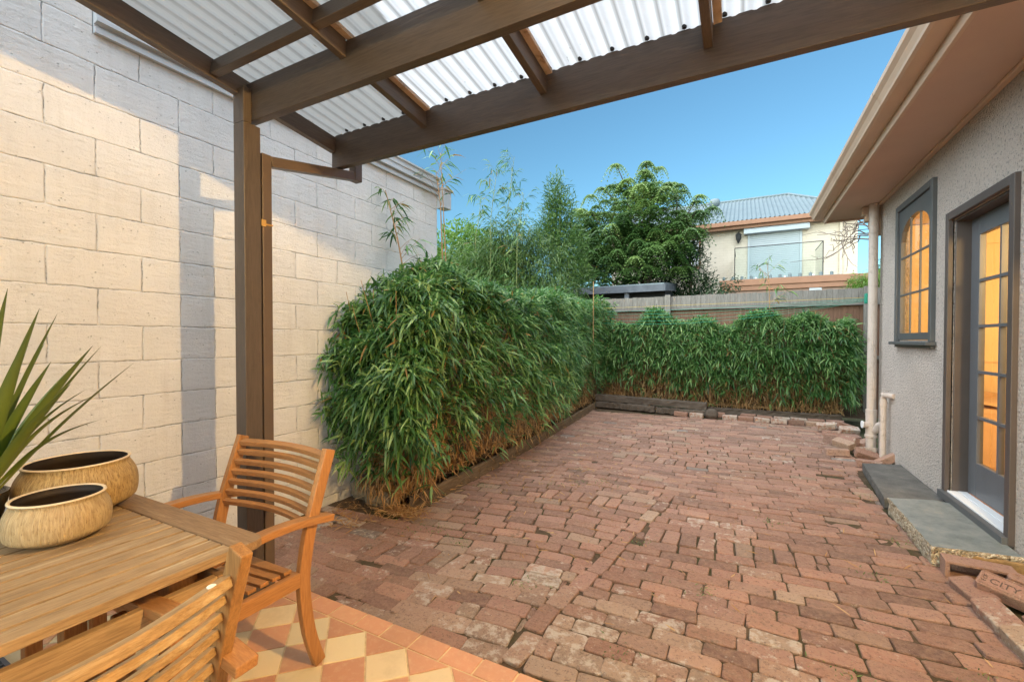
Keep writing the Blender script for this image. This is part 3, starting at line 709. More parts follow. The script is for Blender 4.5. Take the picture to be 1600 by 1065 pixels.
# stepped corbel at the far corner
m = MB()
for k_, (xa, za, zb) in enumerate(((1.325, 2.955, 3.05), (1.355, 2.88, 2.955), (1.395, 2.80, 2.88), (1.44, 2.70, 2.80))): m.span((xa, HE + 0.002, za), (HX + 0.3, HE + 0.12, zb))
m.build('corbel', 'trim_cream', hs, 0.003)
m = MB(); m.span((1.03, -3, 3.06), (HX + 0.02, 7.55, 3.075)); m.build('soffit', 'soffit_paint', hs)
m = MB(); m.span((1.455, -3, 3.035), (1.499, HE, 3.058)); m.build('cornice', 'trim_cream', hs, 0.006)
m = MB(); m.span((1.005, -3, 3.03), (1.03, 7.57, 3.21)); m.span((1.031, 7.552, 3.035), (1.62, 7.572, 3.20)); m.build('fascia', 'trim_cream', hs, 0.004)
m = MB(); gp = [(1.003, 3.10), (0.905, 3.10), (0.885, 3.108), (0.880, 3.125), (0.862, 3.16), (0.838, 3.185), (0.835, 3.215), (0.842, 3.222), (0.85, 3.215), (0.852, 3.19), (0.875, 3.165), (0.892, 3.13), (0.91, 3.112), (0.995, 3.112), (0.995, 3.20), (1.003, 3.20)]
k = len(gp)
for ya, yb in ((-3, 2.75), (2.752, 4.15), (4.152, 5.85), (5.852, 7.62)):
    vs = [(a, y, b) for y in (ya, yb) for a, b in gp]
    m.add(vs, [(j, (j + 1) % k, (j + 1) % k + k, j + k) for j in range(k)] + [tuple(range(k - 1, -1, -1)), tuple(range(k, 2 * k))])
for yj in (4.15, 5.85):
    vs = [(a - 0.003, y, b - 0.003) for y in (yj - 0.03, yj + 0.03) for a, b in gp[:7]]
    m.add(vs, [(j, j + 1, j + 8, j + 7) for j in range(6)])
m.build('gutter', 'trim_cream', hs)
m = MB()   # tiled roof slope above
m.add([(0.90, -3, 3.22), (0.90, 7.6, 3.22), (4.2, 7.6, 5.1), (4.2, -3, 5.1)], [(0, 1, 2, 3)])
m.add([(0.90, -3, 3.16), (0.90, 7.6, 3.16), (4.2, 7.6, 5.04), (4.2, -3, 5.04)], [(3, 2, 1, 0)]); m.build('roof', 'far_orange_trim', hs)
# window
wd = MB()
F0, F1 = HX - 0.035, HX + 0.03
wd.span((F0, 5.15, 1.385), (F1, 5.21, 2.822)); wd.span((F0, 6.14, 1.385), (F1, 6.20, 2.822)); wd.span((F0, 5.2102, 2.762), (F1, 6.1398, 2.822))
win = wd.build('window', 'charcoal_paint', hs, 0.004)
m = MB(); m.span((HX - 0.075, 5.12, 1.352), (HX + 0.02, 6.23, 1.384)); m.span((HX - 0.03, 5.15, 1.325), (HX - 0.002, 6.20, 1.351)); m.build('sill', 'charcoal_paint', win, 0.004)
m = MB(); sx0, sx1 = HX - 0.012, HX + 0.028
m.span((sx0, 5.212, 1.402), (sx1, 5.262, 2.758)); m.span((sx0, 6.088, 1.402), (sx1, 6.138, 2.758)); m.span((sx0, 5.2625, 1.402), (sx1, 6.0875, 1.470))
# arched head panel
ya, yb = 5.2625, 6.0875; zs = 2.43; zt = 2.64; ztop = 2.758; vs = []; N = 16
for i in range(N + 1):
    t_ = i / N; y = ya + (yb - ya) * t_; za = zs + (zt - zs) * math.sqrt(max(0, 1 - (2 * t_ - 1) ** 2)) ** 1.0
    vs += [(sx0, y, za), (sx0, y, ztop), (sx1, y, za), (sx1, y, ztop)]
fs = []
for i in range(N):
    a = i * 4; fs += [(a, a + 1, a + 5, a + 4), (a + 2, a + 6, a + 7, a + 3), (a, a + 4, a + 6, a + 2), (a + 1, a + 3, a + 7, a + 5)]
m.add(vs, fs); m.build('sash', 'charcoal_paint', win)
m = MB()
for q in (1, 2):
    y = ya + (yb - ya) * q / 3; m.span((sx0 + 0.004, y - 0.010, 1.471), (sx0 + 0.018, y + 0.010, 2.66))
for z in (1.868, 2.255): m.span((sx0 + 0.006, ya + 0.001, z - 0.010), (sx0 + 0.016, yb - 0.001, z + 0.010))
m.build('muntins', 'charcoal_paint', win)
m = MB(); m.add([(HX + 0.01, ya - 0.02, 1.45), (HX + 0.01, yb + 0.02, 1.45), (HX + 0.01, yb + 0.02, 2.70), (HX + 0.01, ya - 0.02, 2.70)], [(3, 2, 1, 0)]); m.build('pane', 'glass', win)
# door
m = MB(); C0 = HX - 0.03
m.span((C0, 4.81, 0.125), (HX + 0.012, 4.872, 2.428)); m.span((C0, 3.833, 0.125), (HX + 0.012, 3.895, 2.428)); m.span((C0, 3.8952, 2.366), (HX + 0.012, 4.8098, 2.428))
m.span((HX + 0.012, 4.792, 0.18), (HX + 0.17, 4.8095, 2.364)); m.span((HX + 0.012, 3.8955, 0.18), (HX + 0.17, 3.913, 2.364)); m.span((HX + 0.012, 3.9132, 2.346), (HX + 0.17, 4.7918, 2.364))
dr_ = m.build('door', 'casing_paint', hs, 0.004)
m = MB(); m.span((C0 - 0.028, 3.84, 0.115), (HX + 0.01, 4.87, 0.172)); m.build('sill', 'charcoal_paint', dr_, 0.004)
m = MB(); m.span((HX - 0.02, 3.913, 0.1725), (HX + 0.045, 4.792, 0.186)); m.span((HX + 0.0465, 3.913, 0.1725), (HX + 0.10, 4.792, 0.189)); m.build('threshold', 'white_alu', dr_, 0.002)
m = MB(); lx0, lx1 = HX + 0.102, HX + 0.142
m.span((lx0, 4.655, 0.192), (lx1, 4.790, 2.344)); m.span((lx0, 3.915, 0.192), (lx1, 4.045, 2.344)); m.span((lx0, 4.0452, 0.192), (lx1, 4.6548, 0.455)); m.span((lx0, 4.0452, 2.205), (lx1, 4.6548, 2.344))
lf = m.build('leaf', 'door_paint', dr_, 0.004)
m = MB(); m.span((lx0 + 0.004, 4.338, 0.4552), (lx1 - 0.004, 4.362, 2.2048))
for q in range(1, 5):
    z = 0.455 + (2.205 - 0.455) * q / 5; m.span((lx0 + 0.002, 4.0455, z - 0.011), (lx1 - 0.006, 4.6545, z + 0.011))
m.build('muntins', 'door_paint', dr_)
m = MB(); m.add([(lx0 + 0.02, 4.04, 0.45), (lx0 + 0.02, 4.66, 0.45), (lx0 + 0.02, 4.66, 2.21), (lx0 + 0.02, 4.04, 2.21)], [(3, 2, 1, 0)]); m.build('pane', 'glass', dr_)
m = MB(); m.tube([(lx0 - 0.002, 4.0, 1.15), (lx0 - 0.04, 4.0, 1.15), (lx0 - 0.045, 4.0, 1.15), (lx0 - 0.045, 4.08, 1.15)], 0.009, 8); m.build('handle', 'white_alu', dr_)
# room behind
rm = MB(); X0, X1, Y0, Y1, Z0, Z1 = HX + T + 0.001, 4.6, 2.9, 6.70, 0.17, 2.72
rm.m = 0
rm.add([(X1, Y0, Z0), (X1, Y1, Z0), (X1, Y1, Z1), (X1, Y0, Z1)], [(0, 1, 2, 3)]); rm.add([(X0, Y0, Z0), (X1, Y0, Z0), (X1, Y0, Z1), (X0, Y0, Z1)], [(0, 1, 2, 3)]); rm.add([(X0, Y1, Z0), (X1, Y1, Z0), (X1, Y1, Z1), (X0, Y1, Z1)], [(0, 1, 2, 3)])
rm.add([(X0, Y0, Z1 + 0.01), (X1, Y0, Z1 + 0.01), (X1, Y1, Z1 + 0.01), (X0, Y1, Z1 + 0.01)], [(0, 1, 2, 3)])
rm.span((X0 + 0.01, Y1 - 0.03, 0.18), (4.55, Y1 - 0.005, 0.30)); rm.span((X0 + 0.01, Y1 - 0.025, 1.16), (4.55, Y1 - 0.005, 1.19)); rm.span((X0 + 0.01, Y1 - 0.03, 2.45), (4.55, Y1 - 0.005, 2.50)); rm.span((2.02, Y1 - 0.04, 0.31), (2.06, Y1 - 0.005, 2.44)); rm.span((X1 - 0.03, Y0, 1.02), (X1 - 0.001, Y1, 1.05))
rm.m = 1; rm.add([(X0, Y0, Z0), (X1, Y0, Z0), (X1, Y1, Z0), (X0, Y1, Z0)], [(0, 1, 2, 3)])
rm.build('interior', ['room_wall', 'room_floor'], hs)
bd = thing('bed', 'low cream bed with rumpled cover seen through the glazed door', 'bed', (2.75, 6.15, 0.17))
m = MB(); m.span((-0.85, -0.45, 0), (0.95, 0.45, 0.60)); m.build('mattress', 'bedding', bd, 0.05)
m = MB()
for i in range(13):
    for j in range(13):
        m.v.append((-0.90 + i * 0.14, -0.48 + j * 0.075, 0.64 + 0.05 * vnoise(i * 0.9, j * 0.8, 2) + random.uniform(0, 0.02)))
m.t = [(0, 0, 0)] * len(m.v); m.f = [(j * 13 + i, j * 13 + i + 1, (j + 1) * 13 + i + 1, (j + 1) * 13 + i) for j in range(12) for i in range(12)]; m.mi = [0] * len(m.f)
m.build('cover', 'bedding', bd, smooth=True)
cc = thing('hanging_coat', 'dark coat hanging inside behind the glazed door', 'coat', (2.36, 5.62, 1.22))
m = MB(); m.lathe([(0.03, 0.32), (0.09, 0.27), (0.13, 0.1), (0.15, -0.2), (0.17, -0.35), (0.12, -0.36)], 12); m.build('body', 'cloth_dark', cc, smooth=True)
m = MB(); m.tube([(0, 0, 0.36), (0.02, 0, 0.38), (0.0, 0, 0.40), (-0.02, 0, 0.38)], 0.005, 6); m.build('hanger', 'dark_iron', cc); cc.scale = (0.6, 0.6, 0.6)
al = bpy.data.lights.new('room_light', 'AREA'); al.shape = 'RECTANGLE'; al.size = 2.2; al.size_y = 0.4; al.energy = 34; al.color = (1.0, 0.66, 0.27)
ao = bpy.data.objects.new('room_light', al); COL.objects.link(ao); ao.location = (3.1, 3.2, 2.2); ao.rotation_euler = (R(90), 0, 0)
# downpipe and vent pipe: part of the house
m = MB(); m.tube([(1.415, 6.86, 0.50), (1.415, 6.86, 3.058)], 0.047, 20); m.lathe([(0.047, 0.47), (0.058, 0.47), (0.058, 0.545), (0.047, 0.55)], 20, (1.415, 6.86, 0)); 
m.lathe([(0.052, -0.02), (0.052, 0.20), (0.064, 0.205), (0.064, 0.235), (0.056, 0.24), (0.056, 0.47)], 20, (1.415, 6.86, 0))
m.lathe([(0.066, 0.06), (0.066, 0.075), (0.056, 0.078)], 20, (1.415, 6.86, 0)); m.lathe([(0.056, 0.03), (0.066, 0.035), (0.066, 0.055), (0.056, 0.06)], 20, (1.415, 6.86, 0))
m.tube([(1.43, 6.85, 0.27), (1.455, 6.80, 0.31), (1.475, 6.775, 0.37), (1.498, 6.76, 0.385)], 0.040, 14)
m.tube([(1.40, 6.85, 0.35), (1.365, 6.84, 0.355), (1.335, 6.835, 0.36)], 0.036, 14); m.build('downpipe', 'pvc', hs, smooth=False)
m = MB(); m.tube([(1.327, 6.834, 0.36), (1.318, 6.833, 0.36)], 0.045, 14); m.build('pipe_cap', 'white_alu', hs)
m = MB(); m.tube([(1.440, 6.46, -0.03), (1.440, 6.46, 0.66), (1.440, 6.46, 0.73), (1.445, 6.44, 0.765), (1.458, 6.39, 0.775), (1.498, 6.28, 0.775)], 0.030, 14); m.lathe([(0.036, 0.64), (0.036, 0.70)], 14, (1.440, 6.46, 0)); m.tube([(1.44, 6.455, 0.78), (1.425, 6.45, 0.79)], 0.017, 10); m.build('vent_pipe', 'pvc', hs)

# ------------------------------------------------------------ steps
def rough_slab(name, pts, z0, z1, mats, label, cat, jag=0.012):
    """pts: plan outline; chipped sides in a second material"""
    mb = MB(); P = []
    for i in range(len(pts)):
        a, b = np.array(pts[i]), np.array(pts[(i + 1) % len(pts)]); k = max(2, int(np.linalg.norm(b - a) / 0.035))
        for q in range(k): P.append(a + (b - a) * q / k)
    k = len(P); c = np.mean(P, 0); lay = []
    for t_ in (0.0, 0.35, 0.7, 0.93, 1.0):
        for p in P:
            dv = (c - p) / np.linalg.norm(c - p); j = random.uniform(-jag, jag) if t_ < 1 else random.uniform(-jag * 0.3, jag * 0.3)
            q = p + dv * (j + (0.004 if t_ == 1 else 0) + (0.02 if t_ == 0 else 0)); lay.append((q[0], q[1], z0 + (z1 - z0) * t_))
    mb.m = 1
    mb.add(lay, [(r * k + j, r * k + (j + 1) % k, (r + 1) * k + (j + 1) % k, (r + 1) * k + j) for r in range(4) for j in range(k)])
    mb.m = 0; mb.add(lay[4 * k:], [tuple(range(k))])
    return tag(mb.build(name, mats), label, cat)
rough_slab('door_step', [(1.045, 3.60), (1.47, 3.66), (1.468, 4.62), (1.36, 4.66), (1.055, 4.56)], -0.03, 0.128, ['bluestone', 'aggregate'], 'blue grey stone step with pebbly broken edge below the glazed door', 'step', 0.014)
o = rough_slab('stone_slab', [(1.06, 4.68), (1.495, 4.72), (1.495, 6.02), (1.15, 5.92)], -0.03, 0.085, ['darkstone', 'darkstone'], 'long dark stone slab against the house wall past the door step', 'slab', 0.006)
m = MB(); m.span((-0.5 * 0 + 1.09, 3.625, -0.02), (1.47, 3.66, 0.10)); tag(m.build('rubble_packing', 'rubble_ochre', None, 0.01), 'ochre rubble packing under the near end of the stone door step', 'rubble')

# ------------------------------------------------------------ loose and edging bricks (each its own object)
def brick_obj(name, loc, rot, tint, label, group=None, cat='brick', frog=False, size=(0.23, 0.11, 0.076)):
    mb = MB(); mb.cur = tint; l, w_, h = size
    one_brick(mb, 0, 0, 0, w_, l, h / 2, 0, 0, h, 0.003, 0.006)
    mb.add([(a, b, -h / 2) for a, b in ((-l / 2 + .01, -w_ / 2), (l / 2 - .01, -w_ / 2), (l / 2, w_ / 2), (-l / 2, w_ / 2))], [(3, 2, 1, 0)])
    o = mb.build(name, 'brick', tint=True); o.location = loc; o.rotation_euler = rot
    return tag(o, label, cat, group)
RED = (0.3, 0.5, 0.1); DRK = (0.1, 0.1, 0.1); WHT = (0.5, 0.9, 1.0); PNK = (0.62, 0.8, 0.3); ORG = (0.80, 1.0, 0.0); GRY = (0.66, 0.9, 0.55); PAL = (0.86, 1, 0.45)
ordn = ['first', 'second', 'third', 'fourth', 'fifth', 'sixth', 'seventh', 'eighth', 'ninth', 'tenth', 'eleventh', 'twelfth']
row1 = [(-0.98, RED), (-0.72, WHT), (-0.18, WHT), (0.06, RED), (0.30, WHT), (0.545, WHT), (0.785, DRK), (1.03, PAL), (1.27, RED)]
nmc = {RED: 'red', WHT: 'whitish lime-stained', DRK: 'dark red', PAL: 'pale', PNK: 'pink', ORG: 'orange', GRY: 'greyish'}
zb = 0.055
for i, (x, c) in enumerate(row1):
    y = 8.52 + 0.02 * math.sin(i * 2.1) - 0.015 * i * 0
    brick_obj('edging_brick', (x, y, ground_z(x, y) + 0.035 + random.uniform(-0.008, 0.008)), (random.gauss(0, 0.05), random.gauss(0, 0.04), random.gauss(0, 0.07)), c,
              '%s brick, %s from the left in the front edging row before the back hedge' % (nmc[c], ordn[i]), 'edging bricks along the back garden bed')
row2 = [(-0.38, RED), (0.10, RED), (0.35, RED), (0.60, WHT), (0.84, WHT), (1.08, RED), (1.33, PNK)]
for i, (x, c) in enumerate(row2):
    y = 8.70 + 0.025 * math.sin(i * 1.7 + 1)
    brick_obj('edging_brick', (x, y, ground_z(x, y) + 0.05 + random.uniform(-0.008, 0.008)), (random.gauss(0, 0.05), random.gauss(0, 0.04), random.gauss(0, 0.08)), c,
              '%s brick, %s from the left in the rear edging row against the back hedge' % (nmc[c], ordn[i]), 'edging bricks along the back garden bed')
tag(MB.build((lambda q: (q.lathe([(0.0001, 0.0), (0.10, 0.0), (0.11, 0.07), (0.09, 0.13), (0.05, 0.16), (0.0001, 0.165)], 14), q)[1])(MB()), 'tree_stump', 'sleeper', smooth=True), 'small weathered stump standing at the end of the timber sleeper', 'stump').location = (-0.47, 8.50, 0.03)
pile = [
 ((1.20, 8.28), 0.1, WHT, 0, 'whitish brick lying on the left of the stack by the house corner'),
 ((1.36, 8.42), 0.05, WHT, 0, 'broad whitish brick beside the back hedge near the house corner'),
 ((1.12, 8.02), -0.1, WHT, 1, 'long whitish brick, topmost on the left of the loose stack'),
 ((1.38, 8.10), 0.15, RED, 1, 'dark red brick on top of the loose stack by the house corner'),
 ((1.15, 7.72), -0.3, GRY, 0, 'greyish brick in front of the whitish stack by the house corner'),
 ((1.36, 7.78), 0.1, WHT, 1, 'whitish brick laid over the stack nearest the downpipe'),
 ((1.33, 7.50), 0.5, RED, 0, 'red brick lying askew just beyond the downpipe'),
 ((1.12, 7.40), -0.9, RED, 0, 'red brick turned on the slant at the left of the loose heap'),
 ((1.26, 7.22), 0.9, PNK, 0, 'pinkish brick leaning in the middle of the loose heap'),
 ((1.06, 7.10), -1.0, DRK, 0, 'dark brick on edge at the left side of the loose heap'),
 ((1.42, 7.20), 0.3, ORG, 0, 'orange brick wedged beside the downpipe fitting'),
 ((1.20, 6.92), -0.9, GRY, 1, 'grey worn brick standing tilted in front of the heap'),
 ((1.33, 6.95), -0.35, PNK, 0, 'pink frogged brick lying flat before the downpipe'),
 ((1.12, 6.72), -0.8, PAL, 1, 'pale broken brick tilted at the near end of the heap'),
 ((1.32, 6.70), 0.1, WHT, 0, 'small whitish brick at the foot of the downpipe'),
 ((1.02, 6.50), 0.02, ORG, 0, 'flat orange brick lying alone on the paving by the heap'),
 ((1.30, 6.48), 0.0, RED, 0, 'red brick on edge between heap and dark stone slab'),
 ((1.43, 6.30), 0.05, ORG, 0, 'orange brick under the bent vent pipe'),
 ((1.24, 6.08), -0.2, GRY, 0, 'greyish brick end touching the far end of the dark stone slab')]
for i, ((x, y), a, c, lv, lab) in enumerate(pile):
    tilt = (random.gauss(0, 0.22), random.gauss(0, 0.20))
    sz = (0.23, 0.11, 0.076)
    z = ground_z(x, y) + 0.03 + lv * 0.06
    rx = tilt[0] + (1.2 if i in (9, 11) else 0)
    brick_obj('loose_brick', (x, y, z + 0.01), (rx, tilt[1], a), c, lab, 'loose bricks heaped at the house corner', size=sz)
# near right: hollow brick run beside the step
def hollow_brick():
    t_ = thing('hollow_brick', 'orange hollow brick lying on its side under the near end of the door step', 'brick', (1.22, 3.50, 0.06), -0.10)
    mb = MB(); mb.cur = (0.72, 0.9, 0.0); L_, H_, D__ = 0.30, 0.10, 0.12
    mb.span((-L_ / 2, -D__ / 2, H_ / 2 - 0.016), (L_ / 2, D__ / 2, H_ / 2)); mb.span((-L_ / 2, -D__ / 2, -H_ / 2), (L_ / 2, D__ / 2, -H_ / 2 + 0.016))
    for x in (-L_ / 2 + 0.010, L_ / 2 - 0.022): mb.span((x - 0.010, -D__ / 2, -H_ / 2 + 0.0162), (x + 0.012, D__ / 2, H_ / 2 - 0.0162))
    mb.span((-L_ / 2 + 0.021, D__ / 2 - 0.02, -H_ / 2 + 0.0165), (L_ / 2 - 0.035, D__ / 2 - 0.002, H_ / 2 - 0.0165))
    mb.build('shell', 'brick', t_, 0.003, tint=True); return t_
hollow_brick()
tag(brick_obj('loose_brick', (1.42, 3.40, 0.05), (0.05, 0.2, -0.35), (0.75, 0.9, 0.0), 'orange brick lying behind the stamped brick at the foot of the wall'), None, None)
brick_obj('loose_brick', (1.125, 3.26, 0.025), (0.25, 0.05, -1.35), PNK, 'pinkish brick set on the slant next to the hollow brick')
brick_obj('loose_brick', (1.13, 3.02, 0.03), (0.25, 0.05, -1.45), (0.66, 0.9, 0.75), 'lime-stained brick slanting along the edge of the paving, in the middle of its row')
brick_obj('loose_brick', (1.145, 2.78, 0.03), (0.2, 0.05, -1.50), (0.9, 0.9, 0.7), 'pale yellow brick slanting along the paving edge, nearest in its row')
brick_obj('loose_brick', (1.33, 2.99, 0.04), (0.1, -0.2, -1.0), PNK, 'pink brick lying against the wall in front of the stamped brick')
cb = thing('stamped_brick', 'grey pink brick stamped CITY, tilted up against the wall', 'brick', (1.235, 3.235, 0.085), 0)
mb = MB(); mb.cur = (0.62, 0.9, 0.45); one_brick(mb, 0, 0, 0, 0.11, 0.21, 0.035, 0, 0, 0.07, 0.002, 0.006); ob = mb.build('body', 'brick', cb, tint=True)
mb = MB(); mb.cur = (0.62, 0.6, 0.3)
for a, b in (((-0.094, -0.046), (0.094, -0.041)), ((-0.094, 0.041), (0.094, 0.046)), ((-0.094, -0.0408), (-0.089, 0.0408)), ((0.089, -0.0408), (0.094, 0.0408))): mb.span((a[0], a[1], 0.0352), (b[0], b[1], 0.0385))
ob2 = mb.build('frog_rim', 'brick', cb, tint=True)
def text_obj(name, body, size, loc, parent, mat, depth=0.0012, rot=(0, 0, 0)):
    cu = bpy.data.curves.new(name, 'FONT'); cu.body = body; cu.size = size; cu.extrude = depth; cu.align_x = 'CENTER'; cu.align_y = 'CENTER'
    to = bpy.data.objects.new(name, cu); me = bpy.data.meshes.new_from_object(to); bpy.data.objects.remove(to)
    me.materials.clear(); me.materials.append(M[mat]); o = bpy.data.objects.new(name, me); COL.objects.link(o); o.parent = parent; o.location = loc; o.rotation_euler = rot; return o
mat_plain('stamp_shadow', (0.10, 0.065, 0.055), 0.9)
text_obj('lettering', 'CITY', 0.052, (-0.004, -0.006, 0.0357), cb, 'stamp_shadow')
text_obj('lettering', 'E OF', 0.024, (-0.078, 0.0, 0.0357), cb, 'stamp_shadow', rot=(0, 0, math.pi / 2))
cb.rotation_euler = (R(24), R(8), R(-32))

# ------------------------------------------------------------ garden beds
bedm = MB()
def bedgrid(x0f, x1f, y0, y1, nx, ny, z):
    k = len(bedm.v)
    for j in range(ny + 1):
        y = y0 + (y1 - y0) * j / ny
        for i in range(nx + 1):
            x = x0f(y) + (x1f(y) - x0f(y)) * i / nx
            bedm.v.append((x, y, z + 0.02 * vnoise(x * 5, y * 5, 1) + random.uniform(-0.006, 0.008)))
    bedm.f += [(k + j * (nx + 1) + i, k + j * (nx + 1) + i + 1, k + (j + 1) * (nx + 1) + i + 1, k + (j + 1) * (nx + 1) + i) for j in range(ny) for i in range(nx)]
bedgrid(lambda y: -3.099 if y < 4.1 else -3.6, lambda y: -2.44 - 0.05 * max(0, y - 3.0), 2.94, 10.2, 10, 60, 0.11)
bedgrid(lambda y: -2.8, lambda y: 1.9, 8.82, 10.3, 40, 12, 0.15)
bedm.t = [(0, 0, 0)] * len(bedm.v); bedm.mi = [0] * len(bedm.f)
struct(bedm.build('garden_bed', 'bed_soil', smooth=True))
# stone blocks at the near end of the left bed
def stoneblock(loc, rz_, size, label):
    mb = MB(); nx_, ny_, nz_ = 10, 6, 6; l, w_, h = size
    def face(o_, u, v, nu, nv):
        k = len(mb.v)
        for j in range(nv + 1):
            for i in range(nu + 1):
                p = np.array(o_) + np.array(u) * i / nu + np.array(v) * j / nv
                q = p / np.array([l / 2, w_ / 2, h / 2]); sq = (np.abs(q) ** 8).sum() ** (1 / 8); p = p / sq
                n_ = 0.006 * (math.sin(p[0] * 61 + p[2] * 37) + math.sin(p[2] * 83 + p[1] * 53 + 1))
                p = p * (1 + n_ / max(0.05, np.linalg.norm(p))); mb.v.append(tuple(p)); mb.t.append((0, 0, 0))
        for j in range(nv):
            for i in range(nu): mb.f.append((k + j * (nu + 1) + i, k + j * (nu + 1) + i + 1, k + (j + 1) * (nu + 1) + i + 1, k + (j + 1) * (nu + 1) + i)); mb.mi.append(0)
    a, b, c = l / 2, w_ / 2, h / 2
    face((-a, -b, -c), (l, 0, 0), (0, 0, h), nx_, nz_); face((a, b, -c), (-l, 0, 0), (0, 0, h), nx_, nz_); face((-a, -b, c), (l, 0, 0), (0, w_, 0), nx_, ny_)
    face((a, -b, -c), (0, w_, 0), (0, 0, h), ny_, nz_); face((-a, b, -c), (0, -w_, 0), (0, 0, h), ny_, nz_); face((-a, b, -c), (l, 0, 0), (0, -w_, 0), nx_, ny_)
    o = mb.build('stone_block', 'sandstone_block'); o.location = loc; o.rotation_euler = (0, 0, rz_); return tag(o, label, 'stone block')
stoneblock((-2.985, 2.88, 0.07), 0.03, (0.20, 0.14, 0.17), 'small square stone block at the bed end, hard against the painted wall')
stoneblock((-2.72, 2.83, 0.065), -0.05, (0.30, 0.15, 0.16), 'long cracked stone block at the near end of the left bamboo bed')
def timber(name, p0, p1, w_, h, mat, label, cat, wob=0.006, segs=30):
    mb = MB(); P0, P1 = np.array(p0, float), np.array(p1, float); base = (P0 + P1) / 2; dirv = (P1 - P0)
    L_ = np.linalg.norm(dirv); dirv /= L_; sd_ = np.array([dirv[1], -dirv[0], 0]); pr = [(-.5, -.5), (0, -.5), (.5, -.5), (.5, 0), (.5, .42), (.42, .5), (0, .5), (-.42, .5), (-.5, .42), (-.5, 0)]
    vs = []
    for i in range(segs + 1):
        c = P0 + (P1 - P0) * i / segs - base
        for a, b in pr:
            j = wob * (1 if 0 < i < segs else 1.5)
            vs.append(c + sd_ * (a * w_ + random.uniform(-j, j)) + np.array([0, 0, b * h + random.uniform(-j, j)]))
    k = len(pr); mb.add(vs, [(i * k + j, i * k + (j + 1) % k, (i + 1) * k + (j + 1) % k, (i + 1) * k + j) for i in range(segs) for j in range(k)] + [tuple(range(k - 1, -1, -1)), tuple(range(segs * k, (segs + 1) * k))])
    o = mb.build(name, mat); o.location = base; return tag(o, label, cat)
timber('timber_edging', (-2.37, 2.80, 0.055), (-2.42, 5.3, 0.065), 0.045, 0.13, 'edging_y', 'weathered timber board edging the left bamboo bed, nearer length', 'edging')
timber('timber_edging', (-2.43, 5.32, 0.06), (-2.62, 8.6, 0.075), 0.045, 0.13, 'edging_y', 'weathered timber board edging the left bamboo bed, farther length', 'edging')
timber('timber_edging', (-3.06, 2.905, 0.15), (-2.44, 2.895, 0.13), 0.06, 0.08, 'sleeper', 'short split dark timber lying on the stone blocks at the bed end', 'edging', 0.01)
timber('timber_sleeper', (-2.62, 8.76, 0.245), (-0.56, 8.72, 0.205), 0.16, 0.12, 'sleeper', 'upper weathered timber sleeper in front of the back hedge', 'sleeper', 0.007)
timber('timber_sleeper', (-2.60, 8.70, 0.115), (-1.45, 8.66, 0.10), 0.16, 0.11, 'sleeper', 'lower left timber sleeper under the long one', 'sleeper', 0.009)
timber('timber_sleeper', (-1.43, 8.68, 0.085), (-0.50, 8.63, 0.085), 0.16, 0.10, 'sleeper', 'lower right timber sleeper under the long one, split and dark', 'sleeper', 0.010)
timber('timber_edging', (-0.55, 8.84, 0.12), (1.45, 8.86, 0.13), 0.05, 0.10, 'sleeper', 'thin dark timber behind the edging bricks of the back bed', 'edging', 0.008)

